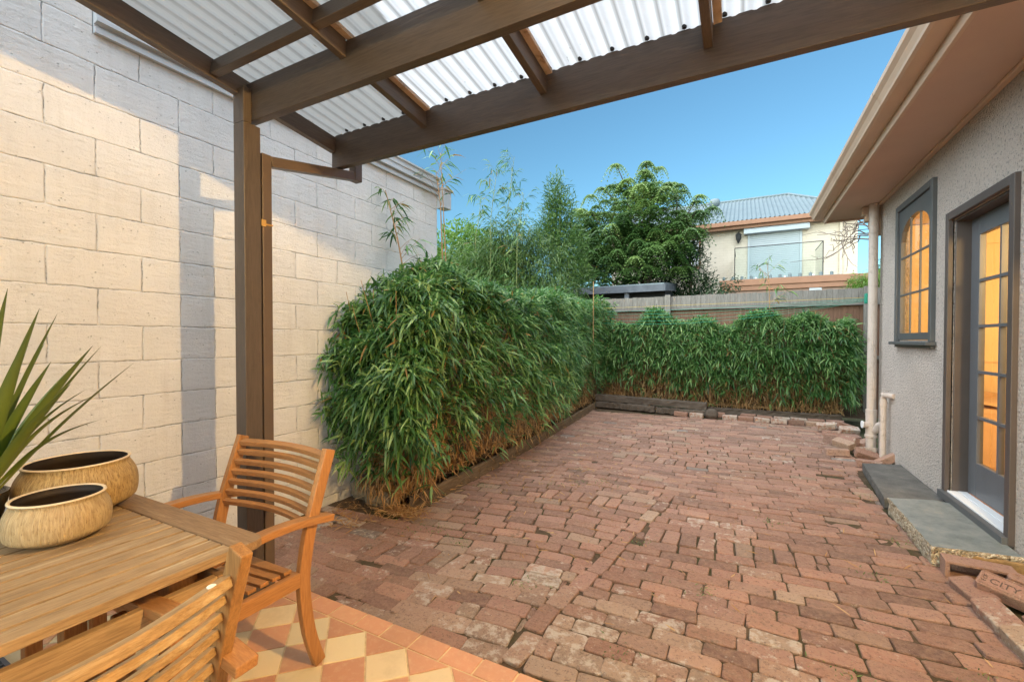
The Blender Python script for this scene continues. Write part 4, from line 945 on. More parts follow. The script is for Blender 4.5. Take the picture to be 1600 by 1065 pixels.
# ------------------------------------------------------------ bamboo hedges
def rnd_dir(n, base, spread):
    d = np.array(base, float)[None, :] + RNG.normal(0, spread, (n, 3)); return d / np.linalg.norm(d, axis=1)[:, None]
def fans(P, out, per=5, L=(0.10, 0.17), Wd=0.016, droop=0.5, spread=0.55, down=0.35):
    """each point carries a small spray of leaves"""
    n = len(P); PP = np.repeat(P, per, 0) + RNG.normal(0, 0.018, (n * per, 3))
    O = np.repeat(out, per, 0) + RNG.normal(0, spread, (n * per, 3)); O[:, 2] -= down
    L_ = RNG.uniform(L[0], L[1], n * per); return PP, O, L_, Wd * RNG.uniform(0.7, 1.25, n * per), RNG.uniform(0.3, 1.0, n * per) * droop
def hedge1():
    t_ = thing('bamboo_hedge', 'dense clipped bamboo hedge along the left bed, running from the patio to the back', 'hedge', (0, 0, 0))
    # surface sample in (y, around) coordinates
    def height(y): return 1.86 + 0.07 * np.sin(y * 2.3) + 0.05 * np.sin(y * 5.9 + 1) + 0.03 * (y - 3) - 0.5 * np.clip((3.05 - y) / 0.45, 0, 1) ** 2
    N = 13500; y = 2.62 + (9.5 - 2.62) * RNG.random(N) ** 1.30
    u = RNG.random(N)    # 0 ground at right face ... 1 wall side top
    P = np.zeros((N, 3)); O = np.zeros((N, 3)); H_ = height(y)
    xr = -2.26 + 0.14 * np.sin(y * 1.3 + 1) - 0.055 * (y - 3); xl = np.where(y < 4.2, -3.05, -3.5)
    side = u < 0.60
    zz = np.clip(u / 0.60, 0, 1)
    depth_in = RNG.random(N) ** 1.6 * 0.34
    bulge = 0.20 * np.sin(np.clip(zz, 0, 1) * math.pi * 0.80 + 0.25) * (1)
    P[:, 0] = np.where(side, xr + bulge - 0.06 - depth_in, xl + (xr + 0.10 - xl) * (1 - (u - 0.6) / 0.4))
    P[:, 1] = y; P[:, 2] = np.where(side, 0.14 + zz * (H_ - 0.14), H_ + 0.05 * np.sin(P[:, 0] * 9) - depth_in * 0.8 + 0.06)
    O[:, 0] = np.where(side, 0.9, 0.25); O[:, 2] = np.where(side, 0.10 + 0.45 * zz, 0.75); O[:, 1] = -0.25
    # near end face
    n2 = 3300; P2 = np.zeros((n2, 3)); zz2 = RNG.random(n2) ** 0.85; P2[:, 0] = -3.05 + 0.98 * RNG.random(n2)
    P2[:, 2] = 0.16 + zz2 * (1.62 + 0.10 * np.sin(P2[:, 0] * 7)); P2[:, 1] = 2.86 - 0.40 * np.sin(np.clip(zz2 * 0.85 + 0.1, 0, 1) * math.pi) + RNG.random(n2) ** 1.5 * 0.35
    O2 = np.zeros((n2, 3)); O2[:, 1] = -0.9; O2[:, 0] = (P2[:, 0] + 2.6) * 0.9; O2[:, 2] = 0.1 + 0.4 * zz2
    P = np.vstack([P, P2]); O = np.vstack([O, O2])
    # low part is thin: drop many low sprays
    keep = RNG.random(len(P)) < np.clip((P[:, 2] - 0.22) / 0.85, 0.07, 1) ** 1.3
    P, O = P[keep], O[keep]
    # clumping
    cl = np.sin(P[:, 1] * 7 + P[:, 2] * 5) * np.sin(P[:, 2] * 9 - P[:, 0] * 6) ; P = P + O * (0.075 * cl)[:, None]; O = O + np.array([0.35, 0.25, 0.0])
    kk = RNG.random(len(P)) < np.clip(0.80 + 0.5 * cl, 0.25, 1); P, O, cl = P[kk], O[kk], cl[kk]
    PP, OO, L_, W_, dr_2 = fans(P, O, 5, (0.05, 0.19), 0.0205, 0.75, 0.95, -0.02)
    PP[:, 0] = np.where(PP[:, 1] < 4.1, np.maximum(PP[:, 0], -3.08), PP[:, 0])
    OO[:, 0] = np.where((PP[:, 1] < 4.1) & (PP[:, 0] < -2.98), np.abs(OO[:, 0]), OO[:, 0])
    tint = np.clip(RNG.random(len(PP)) * 0.9 + 0.08 * np.repeat(cl, 5), 0, 0.93); tint[RNG.random(len(PP)) < 0.015] = 0.98
    leaf_mesh('foliage', PP, OO, L_, W_, dr_2, 'leaf_bamboo', t_, tint)
    # dry leaves in the lower part
    nd = 5200; yd = 2.66 + 6.5 * RNG.random(nd) ** 1.5; xr_ = -2.30 + 0.10 * np.sin(yd * 1.3 + 1) - 0.055 * (yd - 3)
    Pd = np.stack([xr_ - 0.02 - RNG.random(nd) * 0.35, yd, 0.15 + 0.85 * RNG.random(nd) ** 1.3], 1)
    ne = 1500; Pe = np.stack([-3.0 + 0.7 * RNG.random(ne), 2.78 + 0.3 * RNG.random(ne), 0.14 + 0.8 * RNG.random(ne) ** 1.3], 1); Pd = np.vstack([Pd, Pe])
    leaf_mesh('dry_foliage', Pd, rnd_dir(len(Pd), (0.2, -0.2, -0.6), 0.6), RNG.uniform(0.06, 0.14, len(Pd)), 0.010, 0.3, 'leaf_dry', t_)
    # canes
    m = MB()
    for i in range(330):
        y = 2.80 + 6.3 * random.random() ** 1.4; x = -2.50 - 0.05 * (y - 3) - random.random() ** 1.5 * 0.5
        if i < 70: y = 2.92 + random.random() * 0.2; x = -3.0 + random.random() * 0.62
        if y < 4.1: x = max(x, -3.05)
        hgt = random.uniform(1.0, 1.9); lx = random.gauss(0.08, 0.1); ly = random.gauss(-0.05, 0.12)
        pts = [(x, y, 0.08), (x + lx * 0.2, y + ly * 0.2, hgt * 0.35), (x + lx * 0.6, y + ly * 0.6, hgt * 0.7), (x + lx * 1.2, y + ly * 1.2, hgt)]
        m.tube(pts, random.uniform(0.003, 0.0065), 5, 0.002)
        for q in range(3):
            z = random.uniform(0.25, 1.1); m.tube([(x + lx * 0.3, y + ly * 0.3, z), (x + lx * 0.3 + random.gauss(0.08, 0.10), y + random.gauss(-0.05, 0.10), z + random.uniform(0.05, 0.28))], 0.002, 4, 0.001)
    m.build('canes', 'cane_tan', t_)
hedge1()
def hedge2():
    t_ = thing('bamboo_hedge', 'low bamboo hedge across the back in front of the timber fence', 'hedge', (0, 0, 0))
    N = 7800; x = -2.7 + 4.35 * RNG.random(N); u = RNG.random(N); zz = np.clip(u / 0.75, 0, 1); H_ = 1.74 + 0.10 * np.sin(x * 3.1) + 0.09 * np.sin(x * 7)
    dep = RNG.random(N) ** 1.5 * 0.35; side = u < 0.75
    P = np.zeros((N, 3)); P[:, 0] = x; P[:, 1] = np.where(side, 9.12 - 0.28 * np.sin(np.clip(zz * 0.8 + 0.1, 0, 1) * math.pi) + dep, 9.0 + (u - 0.75) / 0.25 * 0.8)
    P[:, 2] = np.where(side, 0.22 + zz * (H_ - 0.2), H_ + 0.04 - dep * 0.5); O = np.zeros((N, 3)); O[:, 1] = np.where(side, -0.9, -0.3); O[:, 2] = np.where(side, 0.1 + 0.3 * zz, 0.7); O[:, 0] = 0.15
    n3 = 700; z3 = RNG.random(n3); P3 = np.stack([1.62 + 0.14 * np.sin(z3 * 3) - 0.2 * RNG.random(n3), 9.0 + 0.8 * RNG.random(n3), 0.2 + 1.55 * z3], 1); O3 = np.tile([0.9, -0.3, 0.2], (n3, 1))
    P = np.vstack([P, P3]); O = np.vstack([O, O3])
    thin = np.clip((P[:, 2] - 0.25) / 0.9, 0.08, 1); thin = np.where(P[:, 0] < -1.2, thin * np.clip((P[:, 2]) / 1.3, 0.15, 1), thin)
    k = RNG.random(len(P)) < thin; P, O = P[k], O[k]
    cl = np.sin(P[:, 0] * 7 + P[:, 2] * 5) * np.sin(P[:, 2] * 8 - P[:, 0] * 5); P = P + O * (0.06 * cl)[:, None]
    PP, OO, L_, W_, d_ = fans(P, O, 5, (0.07, 0.21), 0.021, 0.75, 1.0, 0.0)
    tint = np.clip(RNG.random(len(PP)) * 0.9, 0, 0.93); tint[RNG.random(len(PP)) < 0.012] = 0.98
    leaf_mesh('foliage', PP, OO, L_, W_, d_, 'leaf_bamboo', t_, tint)
    nd = 4200; Pd = np.stack([-2.6 + 4.1 * RNG.random(nd), 8.98 + 0.35 * RNG.random(nd), 0.18 + 0.7 * RNG.random(nd) ** 1.4], 1)
    leaf_mesh('dry_foliage', Pd, rnd_dir(nd, (0, -0.3, -0.6), 0.6), RNG.uniform(0.07, 0.15, nd), 0.012, 0.3, 'leaf_dry', t_)
    m = MB()
    for i in range(230):
        x = -2.6 + 4.1 * random.random(); y = 9.05 + random.random() * 0.5; h = random.uniform(0.9, 1.8); lx = random.gauss(0, 0.1)
        m.tube([(x, y, 0.1), (x + lx * 0.4, y - 0.03, h * 0.5), (x + lx, y - 0.1, h)], random.uniform(0.004, 0.008), 5, 0.002)
    m.build('canes', 'cane_tan', t_)
hedge2()
# leaf litter
nl = 2600
ly_ = 2.75 + 6.0 * RNG.random(nl) ** 1.6; lx_ = -2.50 - 0.05 * (ly_ - 3) + RNG.normal(0, 0.09, nl)
Pl = np.stack([lx_, ly_, np.where(lx_ > -2.42 - 0.05 * (ly_ - 3), 0.02, 0.145) + 0.02 * RNG.random(nl)], 1)
n2 = 600; Pm = np.stack([-2.42 + RNG.normal(0, 0.10, n2), 2.72 + RNG.normal(0, 0.06, n2), 0.015 + 0.03 * RNG.random(n2)], 1)
n3 = 500; Pn = np.stack([-2.6 + 4.0 * RNG.random(n3), 8.9 + 0.1 * RNG.random(n3), 0.20 + 0.02 * RNG.random(n3)], 1)
n4 = 240; Pq = np.stack([-1.55 + RNG.normal(0, 0.45, n4), 4.2 + RNG.normal(0, 0.8, n4), 0.012 + 0.02 * RNG.random(n4)], 1)
for row in Pq: row[2] = ground_z(row[0], row[1]) + 0.006
n5 = 170; Pr = np.stack([-3.0 + 0.5 * RNG.random(n5), 2.3 + 0.45 * RNG.random(n5), np.full(n5, 0.02)], 1)
for row in Pr: row[2] = ground_z(row[0], row[1]) + 0.006
n6 = 200; Ps = np.stack([-2.2 + 3.2 * RNG.random(n6), 1.8 + 6.3 * RNG.random(n6), np.zeros(n6)], 1)
for row in Ps: row[2] = ground_z(row[0], row[1]) + 0.005
PA = np.vstack([Pl, Pm, Pn, Pq, Pr, Ps]); DA = RNG.normal(0, 1, (len(PA), 3)); DA[:, 2] = np.abs(DA[:, 2]) * 0.25
tag(leaf_mesh('leaf_litter', PA, DA, RNG.uniform(0.03, 0.12, len(PA)), 0.007, 0.1, 'leaf_dry'), 'dry straw coloured bamboo litter along the garden beds and on the paving', 'leaf litter', kind='stuff')
# moss and weeds in the joints
wp = [(-1.95, 2.62), (-1.80, 2.78), (-1.72, 2.55), (-2.1, 2.5), (-1.35, 4.05), (-1.2, 4.2), (-1.05, 4.1), (-1.6, 3.9), (-1.5, 4.5), (-0.5, 1.95), (0.4, 2.3), (-2.38, 2.66), (0.9, 2.5), (0.7, 3.3), (-0.2, 2.7), (-1.1, 2.3), (0.2, 3.9), (1.0, 5.0), (-2.2, 3.6), (-2.3, 4.6), (0.98, 3.9), (-0.65, 3.12)]
Pw = np.vstack([np.stack([a + RNG.normal(0, 0.06, 45), b + RNG.normal(0, 0.05, 45), np.full(45, 0.0)], 1) for a, b in wp])
for row in Pw: row[2] = ground_z(row[0], row[1]) - 0.002
tag(leaf_mesh('weeds', Pw, rnd_dir(len(Pw), (0, 0, 0.7), 0.7), RNG.uniform(0.012, 0.035, len(Pw)), 0.005, 0.3, 'leaf_bamboo_far'), 'small green weeds growing in the joints of the brick paving', 'weeds', kind='stuff')

# tall shoots, each its own plant
def shoot(base, pts, r, leaves, mat, label, canemat='cane_tan', L=(0.11, 0.20), Wd=0.02, branches=14, start=0.35, group=None, outl=0.16):
    t_ = thing('bamboo_shoot', label, 'bamboo shoot', base, 0, group); P = [Vector(p) - Vector(base) for p in pts]
    m = MB(); m.tube([tuple(p) for p in P], r, 6, r * 0.25)
    LP = []; LD = []
    tot = len(P) - 1
    for b in range(branches):
        s_ = start + (1 - start) * (b + random.random() * 0.6) / branches; s_ = min(s_, 0.999); f_ = s_ * tot; i = int(f_); p = P[i].lerp(P[i + 1], f_ - i)
        a = random.uniform(0, 2 * math.pi); ol = outl * random.uniform(0.5, 1.3) * (1.15 - 0.6 * s_)
        e = p + Vector((math.cos(a) * ol, math.sin(a) * ol, ol * random.uniform(0.5, 1.4)))
        m.tube([tuple(p), tuple(p.lerp(e, 0.5) + Vector((0, 0, 0.01))), tuple(e)], r * 0.22, 4, r * 0.10)
        for q in range(leaves):
            tt = random.uniform(0.35, 1.0); bp = p.lerp(e, tt); LP.append(tuple(bp)); LD.append((math.cos(a) + random.gauss(0, 0.7), math.sin(a) + random.gauss(0, 0.7), random.gauss(0.1, 0.35)))
    m.build('cane', canemat, t_)
    n_ = len(LP); leaf_mesh('leaves', LP, LD, RNG.uniform(L[0], L[1], n_), Wd, 0.55, mat, t_)
    return t_
shoot((-2.80, 3.30, 1.5), [(-2.80, 3.30, 1.5), (-2.82, 3.24, 1.95), (-2.86, 3.18, 2.35), (-2.93, 3.10, 2.78)], 0.012, 5, 'leaf_bamboo', 'short leafy bamboo shoot in front of the painted wall, left of the two tall ones', outl=0.17, branches=15, start=0.45)
shoot((-2.95, 4.05, 1.5), [(-2.95, 4.05, 1.5), (-2.95, 4.0, 2.3), (-2.96, 3.98, 2.9), (-3.0, 3.95, 3.25)], 0.012, 3, 'leaf_bamboo', 'tall thin bamboo shoot rising past the end of the block wall', outl=0.34, branches=8, start=0.62)
shoot((-2.90, 4.0, 1.5), [(-2.90, 4.0, 1.5), (-2.90, 3.99, 2.3), (-2.93, 3.98, 3.0), (-2.95, 3.97, 3.45)], 0.009, 4, 'leaf_bamboo', 'tallest bamboo shoot with a sparse leafy tip against the sky', outl=0.34, branches=9, start=0.72)
shoot((0.45, 9.15, 1.3), [(0.45, 9.15, 1.3), (0.43, 9.12, 1.9), (0.42, 9.1, 2.35), (0.38, 9.05, 2.75)], 0.012, 6, 'leaf_bamboo', 'bamboo shoot standing up from the middle of the back hedge', outl=0.30, branches=12, start=0.35)
for i, (x, y, h, lab) in enumerate([(-5.9, 9.3, 4.9, 'feathery bamboo shoot far left behind the hedge'), (-5.35, 9.1, 5.4, 'tall feathery bamboo shoot behind the hedge, left of the tallest one'), (-5.05, 9.4, 5.75, 'tallest feathery bamboo shoot swaying against the sky behind the hedge'), (-4.6, 9.0, 4.7, 'feathery bamboo shoot behind the hedge, right of the tallest one')]):
    shoot((x, y, 0.0), [(x, y, 0), (x + 0.02, y, h * 0.4), (x + 0.05, y, h * 0.8), (x + 0.22, y, h)], 0.014, 7, 'leaf_bamboo', lab, 'cane_green', (0.14, 0.26), 0.024, 26, 0.42, None, 0.42)
m = MB(); m.tube([(0, 0, 0), (0.0, 0, 1.2)], 0.007, 6); o = m.build('garden_stake', 'cane_tan'); o.location = (-2.49, 8.1, 1.3); tag(o, 'thin upright bamboo stake at the corner where the hedges meet', 'stake')

# ------------------------------------------------------------ back fence
fn = thing('timber_fence', 'weathered grey and red-brown paling fence across the back of the yard', 'fence', (0, 10.0, 0))
m = MB(); x = -4.6
while x < 3.2:
    w_ = random.uniform(0.085, 0.1); m.cur = (random.random(), 0, 0); m.span((x, 0.05, 0.0), (x + w_ - 0.003, 0.068, 2.10 + random.uniform(-0.01, 0.01))); x += w_
m.build('palings', 'red_paling', fn)
m = MB(); x = -4.6
while x < 3.2:
    w_ = random.uniform(0.085, 0.1); m.span((x, -0.008 + random.uniform(-0.003, 0.003), 2.09), (x + w_ - 0.003, 0.012, 2.335 + random.uniform(-0.006, 0.006))); x += w_
m.build('top_boards', 'grey_timber', fn)
m = MB(); m.span((-4.6, -0.02, 2.035), (3.2, 0.03, 2.085)); m.build('rail', 'grey_timber_x', fn, 0.004)
m = MB(); m.span((-4.6, -0.01, 1.05), (3.2, 0.04, 1.12)); m.build('rail', 'grey_timber_x', fn, 0.004)
for x in (-3.9, -1.42, 1.98):
    m = MB(); m.span((x - 0.055, -0.09, 0), (x + 0.055, -0.022, 2.36)); m.build('post', 'grey_timber', fn, 0.004)

sf = thing('timber_fence', 'plain dark paling fence added unseen behind the left bamboo hedge to block sky light', 'fence', (-3.72, 0, 0))  # unseen fence, added to stop sky light coming through the hedge leaves
m = MB(); y = 4.12
while y < 10.0:
    m.span((0, y, 0), (0.018, y + 0.095, 1.78 + random.uniform(-0.01, 0.01))); y += 0.098
m.build('palings', 'red_paling', sf)
m = MB(); m.span((0.0185, 4.12, 1.5), (0.06, 10.0, 1.57)); m.span((0.0185, 4.12, 0.4), (0.06, 10.0, 0.47)); m.build('rail', 'grey_timber', sf)  # rails of the added unseen fence

# ------------------------------------------------------------ clothes line
cl_ = thing('clothes_line', 'retracting clothes line with green and yellow cords stretched across the back of the yard', 'clothes line', (1.46, 6.98, 2.0))
A = Vector((1.50, 7.2, 1.93)); B = Vector((-3.2, 9.35, 2.0)); base = Vector((1.46, 6.98, 2.0))
for i in range(6):
    m = MB(); a = A + Vector((0, 0.012 * i, -0.005 * i + 0.02)); b = B + Vector((0.0, 0.02 * i, 0.05 - 0.045 * i)); sag = (0.0, 0.05, 0.08, 0.11, 0.15, 0.18)[i]
    b = Vector((b.x, 9.0 + 0.05 * i, b.z)); 
    pts = [tuple(a.lerp(b, t / 24) + Vector((0, 0, -4 * sag * (t / 24) * (1 - t / 24))) - base) for t in range(25)]
    m.tube(pts, 0.0022 if i else 0.0026, 5); m.build('cord', 'line_yellow' if i == 0 else 'line_green', cl_)
m = MB(); m.span((-0.06, 0.16, -0.13), (0.06, 0.24, 0.0)); m.build('bracket', 'line_green', cl_, 0.008)

# ------------------------------------------------------------ outdoor table
tb = thing('outdoor_table', 'slatted teak outdoor table with end boards, in the left foreground', 'table', (-1.93, -0.1, 0))
tx0, tx1, tyE, tyS = -2.45 + 1.93, -1.415 + 1.93, 0.93 + 0.1, -1.15 + 0.1
for k_ in range(1):
    # right side frame-board plus slats running along the table
    edges = [tx0, tx0 + 0.095]
nsl = 14; sw = (tx1 - tx0) / nsl
for i in range(nsl):
    m = MB(); a = tx0 + i * sw; m.span((a + 0.0055, tyS + 0.10, 0.712), (a + sw - 0.0055, tyE - 0.102, 0.740)); m.build('slat', 'table_y', tb, 0.002)
for (ya_, yb_, corner) in ((tyE - 0.098, tyE, 1), (tyS, tyS + 0.098, -1)):
    m = MB(); r_ = 0.035; P = []
    if corner == 1: P = [(tx0, ya_), (tx1, ya_), (tx1, yb_ - r_), (tx1 - r_ * 0.3, yb_ - r_ * 0.3), (tx1 - r_, yb_), (tx0 + r_, yb_), (tx0 + r_ * 0.3, yb_ - r_ * 0.3), (tx0, yb_ - r_)]
    else: P = [(tx0, yb_), (tx0, ya_), (tx1, ya_), (tx1, yb_)]
    k = len(P); m.add([(a, b, z) for z in (0.712, 0.7405) for a, b in P], [(j, (j + 1) % k, (j + 1) % k + k, j + k) for j in range(k)] + [tuple(range(k - 1, -1, -1)), tuple(range(k, 2 * k))]); m.build('end_board', 'table_x', tb, 0.003)
for ap in (((tx1 - 0.075, tyS + 0.12, 0.585), (tx1 - 0.050, tyE - 0.13, 0.655)), ((tx0 + 0.05, tyS + 0.12, 0.585), (tx0 + 0.075, tyE - 0.13, 0.655)), ((tx0 + 0.05, tyE - 0.128, 0.585), (tx1 - 0.05, tyE - 0.105, 0.655))):
    m = MB(); m.span(*ap); m.build('apron', 'table_x' if ap[1][0] - ap[0][0] > 0.5 else 'table_y', tb, 0.002)
for a, b in ((tx1 - 0.17, tyE - 0.24), (tx0 + 0.10, tyE - 0.24), (tx1 - 0.17, tyS + 0.16), (tx0 + 0.10, tyS + 0.16)):
    m = MB(); m.span((a, b, 0), (a + 0.07, b + 0.07, 0.711)); m.build('leg', 'teak', tb, 0.004)
m = MB()
for yb_ in (-0.6, 0.0, 0.55): m.span((tx0 + 0.08, yb_, 0.68), (tx1 - 0.08, yb_ + 0.05, 0.711))
m.build('crossbar', 'teak_x', tb)

# ------------------------------------------------------------ teak armchairs
def armchair(label, loc, rz_, slatmat='teak_x', legmat='teak', drop=0.0, bow=0.045):
    t_ = thing('garden_armchair', label, 'armchair', loc, rz_, 'slatted teak armchairs at the outdoor table')
    W2 = 0.315    # half width to post centres
    def post_pts(x): return [(x, 0.275, 0), (x, 0.225, 0.16), (x, 0.200, 0.36), (x, 0.212, 0.50), (x, 0.250, 0.66), (x, 0.335, 0.915)]
    def smooth(P, n=14):
        P = [Vector(p) for p in P]; out = []
        for i in range(len(P) - 1):
            p0 = P[max(i - 1, 0)]; p1 = P[i]; p2 = P[i + 1]; p3 = P[min(i + 2, len(P) - 1)]
            for q in range(4):
                s_ = q / 4; out.append(0.5 * ((2 * p1) + (p2 - p0) * s_ + (2 * p0 - 5 * p1 + 4 * p2 - p3) * s_ ** 2 + (3 * p1 - p0 - 3 * p2 + p3) * s_ ** 3))
        out.append(P[-1]); return [tuple(p) for p in out]
    for s in (-1, 1):
        m = MB(); m.bar(smooth(post_pts(s * W2)), 0.030, 0.050, (0, -1, 0)) if False else m.bar(smooth(post_pts(s * W2)), 0.030, 0.052, (0, 1, 0)); m.build('rear_leg', legmat, t_, 0.004)
        m = MB(); m.span((s * W2 - 0.022, -0.27, 0), (s * W2 + 0.022, -0.225, 0.595)); m.build('front_leg', 'teak', t_, 0.004)
        m = MB(); am = smooth([(s * (W2 + 0.006), -0.34, 0.610), (s * (W2 + 0.006), -0.22, 0.632), (s * (W2 + 0.006), 0.0, 0.652), (s * (W2 + 0.006), 0.16, 0.648), (s * (W2 + 0.006), 0.325, 0.622)])
        # arm keeps outside of the post
        m.bar([(p[0] + s * 0.012, p[1], p[2]) for p in am], 0.056, 0.030); m.build('armrest', 'teak_y', t_, 0.004)
        m = MB(); m.span((s * (W2 - 0.0) - 0.014, -0.2245, 0.375), (s * (W2 - 0.0) + 0.014, 0.178, 0.435)); m.build('seat_rail', 'teak_y', t_, 0.003)
    m = MB(); m.span((-W2 + 0.0225, -0.262, 0.385), (W2 - 0.0225, -0.236, 0.425)); m.build('cross_rail', 'teak_x', t_, 0.003); m = MB(); m.span((-W2 + 0.016, 0.165, 0.375), (W2 - 0.016, 0.190, 0.425)); m.build('cross_rail', 'teak_x', t_, 0.003)
    m = MB()
    for i in range(9):
        y = -0.258 + i * 0.050; pts = [(-W2 + 0.016 + (2 * W2 - 0.032) * q / 10, y, 0.446 - 0.016 * math.sin(math.pi * q / 10)) for q in range(11)]; m.bar(pts, 0.034, 0.014)
    m.build('seat', 'teak_x', t_, 0.002)
    pf = smooth(post_pts(0))
    def py(z):
        for a, b in zip(pf[:-1], pf[1:]):
            if a[2] <= z <= b[2]: return a[1] + (b[1] - a[1]) * (z - a[2]) / (b[2] - a[2])
        return pf[-1][1]
    for i in range(7):
        z = 0.885 - drop - i * 0.0455; y = py(z); h = 0.025 if bow < 0.06 or i == 0 else 0.019
        pts = [(-W2 + 0.014 + (2 * W2 - 0.028) * q / 12, y - 0.004 + bow * math.sin(math.pi * q / 12), z) for q in range(13)]
        m = MB(); m.bar(pts, 0.022 if i else 0.034, h, (0, -0.3, 1)); m.build('back_slat', slatmat, t_, 0.0025)
    return t_
armchair('slatted teak armchair at the far end of the table, facing the camera', (-1.945, 1.03, 0), 0)
c2 = armchair('teak armchair nearest the camera, its back turned, white spot on the top rail', (-1.365, 0.30, 0), -math.pi / 2, 'oldwood_x', 'oldwood_z', 0.045, 0.075)
m = MB(); m.lathe([(0.0001, 0.002), (0.009, 0.002), (0.010, 0.0)], 16); o = m.build('paint_spot', 'bright_paint_dot', c2); o.location = (-0.255, 0.325, 0.8535)
armchair('slatted teak armchair on the far side of the table, mostly hidden under it', (-2.38, 0.25, 0), math.pi / 2)

# ------------------------------------------------------------ pots and plant on the table
def bowl(name, loc, rmax, rrim, rbase, h, mat, label):
    t_ = thing(name, label, 'bowl', loc); pr = []; N = 22
    for i in range(N + 1):
        s_ = i / N; z = h * s_; a = (s_ - 0.48) / 0.62
        r_ = rmax * math.sqrt(max(0.02, 1 - (abs(a) ** 2.3) * 0.62)); 
        if s_ < 0.2: r_ = rbase + (r_ - rbase) * (s_ / 0.2) ** 0.6
        if s_ > 0.9: r_ = r_ + (rrim - r_) * (s_ - 0.9) / 0.1
        pr.append((r_, z))
    m = MB(); m.lathe([(0.0001, 0.001)] + pr, 56); m.build('body', mat, t_, smooth=True)
    m = MB(); m.lathe([(rrim, h + 0.0003), (rrim - 0.001, h + 0.004), (rrim - 0.006, h + 0.005), (rrim - 0.010, h + 0.001)], 56); m.build('rim', 'pot_rim', t_, smooth=True)
    m = MB(); m.lathe([(rrim - 0.010, h + 0.001)] + [(r_ - 0.012 if s_i < 20 else rrim - 0.010, z) for s_i, (r_, z) in reversed(list(enumerate(pr))) if z > 0.012] + [(0.0001, 0.013)], 56); m.build('lining', 'pot_inside', t_, smooth=True)
    return t_
bowl('ceramic_bowl', (-2.005, 0.60, 0.7405), 0.132, 0.118, 0.06, 0.145, 'pot_plain', 'smaller round striped straw coloured bowl in front on the table')
bowl('ceramic_bowl', (-2.27, 0.735, 0.7405), 0.178, 0.155, 0.08, 0.195, 'pot_flecked', 'larger flecked straw coloured bowl behind the small one')
pt = thing('potted_plant', 'yucca with sword leaves in a glossy black pot on the table', 'potted plant', (-2.28, 0.457, 0.7405))
m = MB(); m.lathe([(0.0001, 0.001), (0.06, 0.001), (0.075, 0.02), (0.095, 0.12), (0.10, 0.145), (0.096, 0.147), (0.09, 0.12), (0.0001, 0.118)], 40); m.build('pot', 'ceramic_black', pt, smooth=True)
def sword(base, tip, w_, sag=0.06, label=None):
    mb = MB(); b, e = Vector(base), Vector(tip); n = 12; side = (e - b).cross(Vector((0, 0, 1))).normalized(); nr = side.cross((e - b).normalized())
    # turn the blade partly towards the camera side
    side = (side * 0.8 + Vector((0.6, 0.5, 0)) * 0.3 * random.uniform(-1, 1)).normalized()
    vs = []; ts = []
    for i in range(n + 1):
        t_ = i / n; p = b.lerp(e, t_) + Vector((0, 0, sag * math.sin(math.pi * t_))); ww = w_ * (0.55 + 0.9 * t_ if t_ < 0.4 else 0.91 * (1 - ((t_ - 0.4) / 0.6) ** 1.6) ) * 0.5 + 0.0006
        k = nr * (ww * 0.45)
        vs += [p - side * ww + k, p, p + side * ww + k]; ts += [(t_, 0.9, 0), (t_, 0.1, 0), (t_, 0.9, 0)]
    fs = []
    for i in range(n): a = i * 3; fs += [(a, a + 1, a + 4, a + 3), (a + 1, a + 2, a + 5, a + 4)]
    return vs, fs, ts
SW = [(0.145, 0.068, 0.729, 0.050), (0.210, 0.123, 0.664, 0.050), (0.194, 0.171, 0.650, 0.045), (0.218, 0.214, 0.472, 0.030), (0.367, 0.203, 0.540, 0.045), (0.289, 0.252, 0.537, 0.036), (0.344, 0.325, 0.479, 0.036), (0.218, 0.235, 0.385, 0.030), (0.434, 0.178, 0.381, 0.030), (0.265, 0.258, 0.278, 0.030), (0.245, 0.138, 0.487, 0.040), (-0.014, 0.116, 0.471, 0.045), (-0.040, 0.050, 0.694, 0.050), (-0.038, -0.008, 0.583, 0.045), (0.393, 0.048, 0.580, 0.045), (0.464, 0.116, 0.425, 0.040), (0.225, 0.017, 0.621, 0.050), 
      (-0.20, 0.02, 0.52, .045), (-0.06, -0.15, 0.55, .045), (-0.25, 0.16, 0.40, .042), (-0.28, -0.12, 0.36, .040), (0.05, -0.28, 0.35, .040), (-0.13, 0.30, 0.44, .042), (-0.02, 0.2, 0.55, .045)]
for a, b, c, w_ in SW:
    vs, fs, ts = sword((a * 0.12, b * 0.12, 0.115), (a, b, c + 0.10), w_ * 1.05, 0.05 if c < 0.42 else 0.02)
    m = MB(); m.add(vs, fs); m.t = ts; m.build('leaf', 'leaf_sword', pt, smooth=True, tint=True)

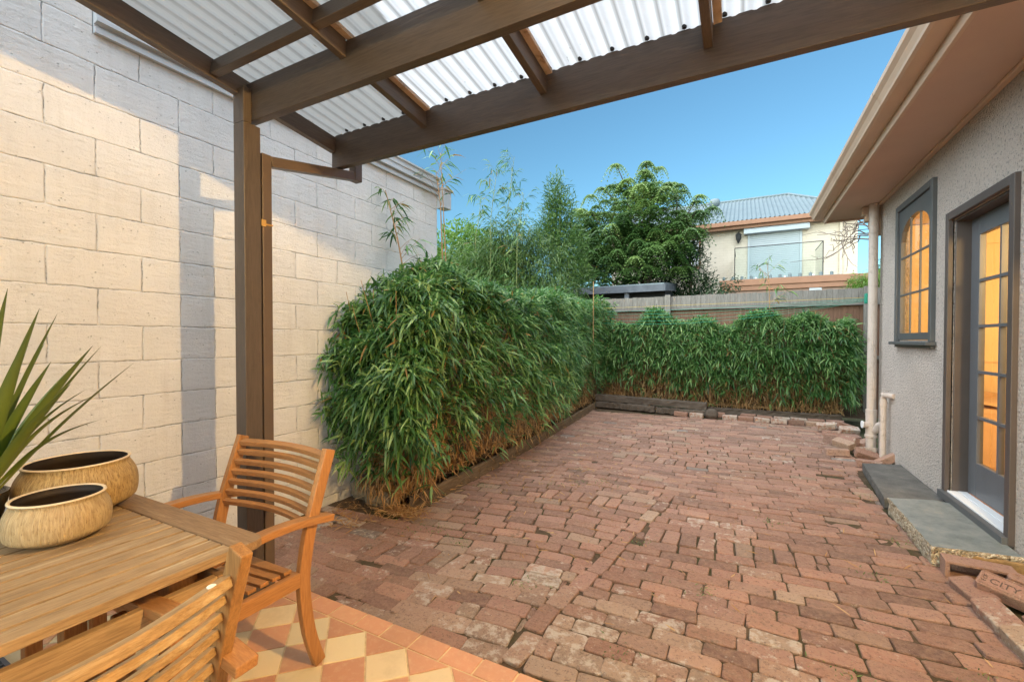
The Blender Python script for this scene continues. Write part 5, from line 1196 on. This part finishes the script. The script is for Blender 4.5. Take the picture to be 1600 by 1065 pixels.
# ------------------------------------------------------------ beyond the fence: shed, house, trees
sh = thing('garden_shed', 'dark low shed with grey fascia roof behind the back fence', 'shed', (-3.2, 12.6, 0))
m = MB(); m.span((-1.75, 0.2, 0), (1.3, 1.8, 2.84)); m.build('wall', 'shed_dark', sh)
m = MB(); m.add([(-1.8, -0.35, 2.84), (1.35, -0.35, 2.86), (1.35, 2.0, 3.1), (-1.8, 2.0, 3.08), (-1.8, -0.35, 2.90), (1.35, -0.35, 2.92), (1.35, 2.0, 3.16), (-1.8, 2.0, 3.14)], [(0, 3, 2, 1), (4, 5, 6, 7), (0, 1, 5, 4), (1, 2, 6, 5), (2, 3, 7, 6), (3, 0, 4, 7)]); m.build('roof', 'far_metal_roof', sh)
m = MB(); m.span((-1.8, -0.375, 2.70), (1.36, -0.351, 2.88)); m.add([(1.352, -0.375, 2.70), (1.39, -0.375, 2.70), (1.39, 2.0, 2.92), (1.352, 2.0, 2.92), (1.352, -0.375, 2.89), (1.39, -0.375, 2.89), (1.39, 2.0, 3.14), (1.352, 2.0, 3.14)], [(0, 3, 2, 1), (4, 5, 6, 7), (0, 1, 5, 4), (1, 2, 6, 5), (2, 3, 7, 6), (3, 0, 4, 7)]); m.build('fascia', 'shed_fascia', sh)
m = MB(); m.span((0.3, -0.30, 0), (0.42, -0.2, 2.70)); m.span((-1.6, -0.30, 0), (-1.48, -0.2, 2.70)); m.build('post', 'shed_fascia', sh)

hy = 17.0
fh = thing('two_storey_house', 'cream two-storey house with grey metal roof, roller shutter and glass balcony beyond the fence', 'house', (0, hy, 0))
m = MB(); m.span((-4.5, 0, 0), (3.12, 6, 5.28)); m.build('wall', 'far_render', fh)
m = MB(); m.span((-4.7, -0.42, 5.22), (3.0, -0.30, 5.36)); m.span((-4.6, -0.30, 5.12), (2.98, -0.24, 5.26)); m.build('gutter', 'far_orange_trim', fh, 0.01)
m = MB()   # hipped corrugated roof
nX = 180; x0, x1 = -4.7, 3.3; rx = 1.55; rh = 7.08; ryd = 3.4
def roofpt(x, t_):
    top = min(x, rx + (x - rx) * 0) ; 
    return None
for i in range(nX + 1):
    x = x0 + (x1 - x0) * i / nX; frac = 1.0 if x <= rx else max(0.0, (x1 - x) / (x1 - rx))
    w_ = 0.022 * math.cos(2 * math.pi * i / 3.0)
    m.v += [(x, -0.40, 5.37 + w_), (x, -0.40 + (ryd + 0.4) * frac, 5.37 + (rh - 5.37) * frac + w_)]
m.t = [(0, 0, 0)] * len(m.v); m.f = [(2 * i, 2 * i + 2, 2 * i + 3, 2 * i + 1) for i in range(nX)]; m.mi = [0] * nX
m.add([(x0, 7, 5.37), (x1, 7, 5.37), (rx, ryd, rh), (x0, ryd, rh)], [(0, 1, 2, 3)]); m.add([(x1, -0.4, 5.37), (x1, 7, 5.37), (rx, ryd, rh)], [(0, 1, 2)])
rf = m.build('roof', 'far_metal_roof', fh)
m = MB(); m.tube([(x0, ryd, rh + 0.02), (rx, ryd, rh + 0.02), (x1, -0.4, 5.40)], 0.05, 8); m.build('ridge_cap', 'far_metal_roof', rf)
m = MB(); m.tube([(-0.95, 1.2, 6.0), (-0.95, 1.2, 6.36)], 0.09, 14); m.lathe([(0.09, 6.36), (0.17, 6.40), (0.20, 6.50), (0.16, 6.62), (0.0001, 6.67)], 16, (-0.95, 1.2, 0)); m.build('vent', 'far_metal_roof', rf, smooth=True)
# roller shutter
m = MB()
z = 3.35
while z < 4.95: m.span((0.20, -0.05, z), (1.62, -0.028, z + 0.042)); m.span((0.20, -0.034, z + 0.042), (1.62, -0.024, z + 0.060)); z += 0.060
rs = m.build('roller_shutter', 'shutter_slats', fh)
m = MB(); m.span((0.14, -0.07, 3.35), (0.198, -0.002, 4.97)); m.span((1.622, -0.07, 3.35), (1.68, -0.002, 4.97)); m.build('guide', 'shutter_slats', rs)
m = MB(); m.add([(0.02, -0.002, 4.94), (1.86, -0.002, 4.94), (1.86, -0.28, 4.94), (0.02, -0.28, 4.94), (0.02, -0.002, 5.20), (1.86, -0.002, 5.20), (1.86, -0.16, 5.20), (0.02, -0.16, 5.20), (0.02, -0.28, 5.06), (1.86, -0.28, 5.06)], [(0, 1, 2, 3), (4, 7, 6, 5), (3, 2, 9, 8), (8, 9, 6, 7), (0, 3, 8, 7, 4), (1, 5, 6, 9, 2)]); m.build('housing', 'shutter_slats', rs)
# parapet / lower roof and balcony
m = MB(); m.span((-0.55, -2.3, 0), (4.5, -0.004, 2.98)); m.build('lower_wall', 'far_brick_pink', fh)
m = MB(); m.span((-0.62, -2.42, 2.98), (4.6, -0.004, 3.16)); m.span((-0.60, -2.38, 2.84), (4.55, -2.302, 2.978)); m.build('lower_fascia', 'far_orange_trim', fh, 0.01)
m = MB(); m.span((-0.4, -2.15, 3.161), (2.4, -0.01, 3.20))
for i in range(12): m.lathe([(0.04, 3.16), (0.04, 3.26), (0.0001, 3.28)], 8, (-0.5 + i * 0.24, -2.3, 0))
m.build('balcony_floor', 'far_metal_roof', fh)
m = MB(); m.add([(-0.22, -1.62, 3.22), (2.03, -1.62, 3.22), (2.03, -1.62, 4.22), (-0.22, -1.62, 4.22)], [(0, 1, 2, 3)]); m.add([(2.035, -1.62, 3.22), (2.035, -0.1, 3.22), (2.035, -0.1, 4.22), (2.035, -1.62, 4.22)], [(0, 1, 2, 3)]); m.add([(-0.225, -1.62, 3.22), (-0.225, -0.1, 3.22), (-0.225, -0.1, 4.22), (-0.225, -1.62, 4.22)], [(0, 1, 2, 3)]); bl = m.build('balustrade', 'glass_far', fh)
m = MB(); m.tube([(-0.225, -0.1, 4.235), (-0.225, -1.615, 4.235), (2.035, -1.615, 4.235), (2.035, -0.1, 4.235)], 0.012, 6); m.tube([(2.035, -1.615, 3.2), (2.035, -1.615, 4.23)], 0.014, 6); m.tube([(-0.225, -1.615, 3.2), (-0.225, -1.615, 4.23)], 0.014, 6)
m.build('rail', 'dark_iron', bl)
m = MB()
for x in (0.35, 1.1, 1.8): m.span((x - 0.02, -1.65, 3.16), (x + 0.02, -1.58, 3.30))
m.build('clamp', 'white_alu', bl)
m = MB(); m.lathe([(0.0001, 4.66), (0.03, 4.68), (0.05, 4.74), (0.075, 4.80), (0.09, 4.93), (0.10, 4.95), (0.05, 5.01), (0.0001, 5.05)], 8, (-0.14, -0.16, 0)); m.tube([(-0.14, -0.01, 4.75), (-0.14, -0.10, 4.70), (-0.14, -0.16, 4.72)], 0.014, 6); m.build('wall_lantern', 'dark_iron', fh)
m = MB(); m.tube([(2.70, -0.06, 3.2), (2.70, -0.06, 5.2)], 0.05, 10); m.build('downpipe', 'far_render', fh)
m = MB(); m.span((-2.45, -0.04, 3.92), (-1.32, 0.0, 5.0)); wf = m.build('window', 'far_orange_trim', fh, 0.01)
m = MB(); m.span((-2.38, -0.055, 4.02), (-1.39, -0.042, 4.93)); m.build('pane', 'white_alu', wf)
m = MB(); m.span((1.62, -2.46, 2.62), (1.90, -2.43, 2.82)); m.span((1.66, -2.47, 2.50), (1.72, -2.44, 2.62)); m.span((1.80, -2.47, 2.50), (1.86, -2.44, 2.62)); m.build('meter_box', 'flashing', fh)

# trees
def crown_cloud(cs, n, out_bias=0.9):
    """cs: list of (centre, radii). returns points near surface & directions"""
    P = []; O = []
    vol = [r[0] * r[2] for c, r in cs]; tot = sum(vol)
    for (c, r), v in zip(cs, vol):
        k = int(n * v / tot); d_ = RNG.normal(0, 1, (k, 3)); d_ /= np.linalg.norm(d_, axis=1)[:, None]; rad = RNG.random(k) ** 0.45
        P.append(np.array(c) + d_ * rad[:, None] * np.array(r)); O.append(d_)
    return np.vstack(P), np.vstack(O)
def branches(m, base, targets, r, seed=0):
    for t_ in targets:
        b = Vector(base); e = Vector(t_); mid = b.lerp(e, 0.5) + Vector((random.gauss(0, 0.15), random.gauss(0, 0.15), 0.15)); m.tube([tuple(b), tuple(mid), tuple(e)], r, 7, r * 0.25)
        for q in range(3):
            e2 = e + Vector((random.gauss(0, 0.5), random.gauss(0, 0.4), random.uniform(0.1, 0.7))); m.tube([tuple(mid.lerp(e, 0.3 * q)), tuple(e2)], r * 0.35, 5, r * 0.1)
def frond_tree():
    bx, by = -2.75, 14.0
    t_ = thing('feathery_tree', 'large spreading tree with drooping pinnate leaf fans beyond the fence', 'tree', (bx, by, 0))
    cs = [((0.0, 0, 5.45), (1.35, 1.3, 1.30)), ((-1.25, 0, 4.75), (1.05, 1.1, 1.10)), ((0.95, 0, 4.85), (0.80, 1.0, 0.80)), ((-0.6, -0.3, 3.9), (1.4, 1.1, 0.9)), ((0.55, -0.2, 4.2), (1.0, 1.0, 0.75)), ((-1.7, 0, 3.8), (0.7, 0.8, 0.9)), ((-1.9, 0, 5.0), (0.5, 0.6, 0.5))]
    P, O = crown_cloud(cs, 470)
    P = P + O * RNG.uniform(-0.1, 0.35, (len(P), 1))
    n_ = len(P); m = MB(); m.tube([(0, 0, 0), (0.05, 0, 1.6), (0.0, 0, 3.0)], 0.16, 10, 0.10); m.build('trunk', 'bark_dark', t_)
    m = MB(); branches(m, (0, 0, 2.7), [(c[0], c[1], c[2] - 0.1) for c, r in cs], 0.07)
    for p, d_ in zip(P[::4], O[::4]): m.tube([tuple(p), tuple(p - d_ * 0.45 - np.array([0, 0, 0.15]))], 0.012, 4, 0.02)
    m.build('branch', 'bark_dark', t_)
    LP = []; LD = []; LL = []; LT = []
    for i in range(n_):
        k = RNG.integers(9, 13); tt = RNG.random() * 0.6 + (0.35 if P[i, 2] > 5.2 or RNG.random() < 0.25 else 0)
        for a in np.linspace(0, 2 * math.pi, k, endpoint=False):
            a += RNG.normal(0, 0.15); L0 = RNG.uniform(0.22, 0.50); hor = np.array([math.cos(a), math.sin(a), 0.0])
            side = np.array([-math.sin(a), math.cos(a), 0])
            for s_ in np.linspace(0.12, 1.0, 8):
                q = P[i] + hor * L0 * (s_ * 0.85) + np.array([0, 0, 0.10 * s_ - 0.42 * s_ * s_ * L0 / 0.35])
                for sg in (-1, 1):
                    LP.append(q); LD.append(side * sg * 0.7 + hor * 0.45 + np.array([0, 0, -0.45])); LL.append(0.10 * (1.1 - 0.5 * s_)); LT.append(min(0.92, tt + 0.1 * RNG.random()))
    LP = np.array(LP); leaf_mesh('crown', LP, np.array(LD), np.array(LL), 0.036, 0.25, 'leaf_tree', t_, np.array(LT), roll=0.4)
frond_tree()
def bushy(name, label, cat, loc, cs, n, per, L, Wd, mat, trunk=None, droop=0.4, spread=0.6, group=None, trunkr=0.08, bark='bark_dark', updir=0.2):
    t_ = thing(name, label, cat, loc, 0, group); P, O = crown_cloud(cs, n); O = O * 0.8; O[:, 2] += updir
    PP = np.repeat(P, per, 0) + RNG.normal(0, L[1] * 0.35, (len(P) * per, 3)); OO = np.repeat(O, per, 0) + RNG.normal(0, spread, (len(P) * per, 3))
    k = len(PP); base_t = np.repeat(RNG.random(len(P)), per) * 0.55; leaf_mesh('crown', PP, OO, RNG.uniform(L[0], L[1], k), Wd, droop, mat, t_, np.clip(base_t + RNG.random(k) * 0.35, 0, 0.93))
    m = MB(); top = max(c[2] for c, r in cs); lo = min(c[2] - r[2] for c, r in cs)
    m.tube([(0, 0, 0), (0.03, 0, max(0.3, lo + 0.2)), (0.0, 0, top)], trunkr, 8, trunkr * 0.4)
    for c, r in cs:
        m.tube([(0, 0, max(0.2, lo)), (c[0] * 0.5, c[1] * 0.5, (lo + c[2]) / 2), tuple(c)], trunkr * 0.45, 6, trunkr * 0.15)
    m.build('trunk', bark, t_); return t_
bushy('bamboo_clump', 'dense olive bamboo thicket behind the left hedge', 'bamboo', (-5.2, 9.6, 0), [((-0.9, 0, 3.0), (1.0, 0.7, 1.15)), ((0.0, 0, 3.0), (1.0, 0.7, 1.3)), ((0.9, 0, 2.8), (0.9, 0.7, 1.25)), ((0.2, 0, 3.7), (0.8, 0.6, 0.8)), ((1.3, -0.3, 2.0), (0.8, 0.6, 0.9)), ((-0.2, -0.3, 1.7), (1.6, 0.7, 0.9))], 6500, 4, (0.12, 0.24), 0.021, 'leaf_bamboo_far', droop=0.7, spread=0.7, trunkr=0.03, bark='cane_tan')
bushy('bamboo_clump', 'upright dark green bamboo column left of the feathery tree', 'bamboo', (-4.15, 10.6, 0), [((-0.1, 0, 5.05), (0.26, 0.3, 0.6)), ((0.0, 0, 4.4), (0.50, 0.4, 0.8)), ((0.1, 0, 3.7), (0.62, 0.5, 0.8)), ((0.25, 0, 3.0), (0.65, 0.5, 0.6)), ((-0.35, 0, 4.0), (0.35, 0.4, 0.6))], 2100, 4, (0.12, 0.22), 0.022, 'leaf_tree', droop=0.35, spread=0.5, trunkr=0.03, bark='cane_green', updir=0.6)
bushy('round_shrub', 'yellow-green round-leaved shrub behind the end of the block wall', 'shrub', (-7.6, 11.4, 0), [((-0.2, 0, 4.2), (0.9, 0.8, 0.9)), ((0.6, 0, 3.8), (0.8, 0.8, 0.9)), ((0.1, 0, 3.0), (1.3, 0.8, 0.9)), ((-0.9, 0, 3.4), (0.8, 0.8, 0.9))], 3000, 4, (0.07, 0.12), 0.06, 'leaf_lime', droop=0.1, spread=0.8)
bushy('dark_conifer', 'dark dense conifer beneath the feathery tree, before the cream house', 'tree', (-1.45, 14.6, 0), [((0, 0, 3.5), (0.65, 0.6, 1.0)), ((-0.6, 0, 3.3), (0.7, 0.6, 0.8)), ((0.35, 0, 2.8), (0.6, 0.6, 0.7)), ((-0.9, 0, 2.6), (0.8, 0.6, 0.7)), ((0.1, 0, 4.2), (0.35, 0.4, 0.5))], 1800, 5, (0.08, 0.16), 0.03, 'leaf_dark', droop=0.2)
bushy('leafy_bush', 'thin twiggy bush with brownish leaves before the cream house wall', 'bush', (-0.55, 13.2, 0), [((0, 0, 2.75), (0.42, 0.4, 0.30)), ((0.35, 0, 2.9), (0.22, 0.2, 0.18))], 130, 3, (0.06, 0.10), 0.035, 'leaf_dark', trunkr=0.02)
bushy('small_tree', 'pale green soft-leaved small tree at the right beyond the fence', 'tree', (2.45, 12.0, 0), [((0, 0, 2.65), (0.38, 0.4, 0.22)), ((0.25, 0, 2.85), (0.3, 0.3, 0.16)), ((-0.2, 0, 2.5), (0.3, 0.3, 0.2))], 380, 5, (0.07, 0.13), 0.02, 'leaf_lime', trunkr=0.02, droop=0.6)
# bare branches by the eave
bt = thing('bare_tree', 'leafless tree branch reaching out below the end of the eave', 'tree', (2.9, 10.8, 0))
m = MB(); m.tube([(0, 0, 0), (0.05, 0, 2.2), (-0.15, 0, 3.6), (-0.5, 0, 3.85)], 0.09, 8, 0.04); m.build('trunk', 'bare_branch', bt)
m = MB()
def twig(p, d_, r, depth):
    if depth == 0 or r < 0.003: return
    e = p + d_; mid = p.lerp(e, 0.5) + Vector((random.gauss(0, 0.03), random.gauss(0, 0.03), random.gauss(0, 0.04)))
    m.tube([tuple(p), tuple(mid), tuple(e)], r, 5, r * 0.65)
    for q in range(2 if depth > 1 else 1):
        nd_ = Vector((d_.x * 0.75 + random.gauss(0, 0.10), d_.y * 0.7 + random.gauss(0, 0.12), d_.z * 0.5 + random.gauss(0, 0.12))); twig(e, nd_, r * 0.65, depth - 1)
for z, dx, dz in ((3.85, -0.42, -0.02), (3.60, -0.38, -0.10), (3.40, -0.40, 0.05)): twig(Vector((-0.2, 0, z)), Vector((dx, -0.05, dz)), 0.030, 5)
m.build('branch', 'bare_branch', bt)
bushy('distant_tree', 'small dark distant tree beside the right corner of the cream house', 'tree', (9.0, 40.0, 0), [((0, 0, 6.2), (0.9, 0.9, 0.8)), ((0, 0, 5.6), (1.3, 1, 0.7))], 500, 3, (0.2, 0.35), 0.12, 'leaf_dark', trunkr=0.12)
for i, z in enumerate((7.9, 7.55)):
    m = MB(); m.tube([(-40, 0, 0.6), (-10, 0, -0.2), (10, 0, -0.2), (40, 0, 0.6)], 0.02, 4); o = m.build('power_line', 'dark_iron'); o.location = (6, 30, z); tag(o, ('upper' if i == 0 else 'lower') + ' thin dark power line in the sky gap by the downpipe', 'power line')
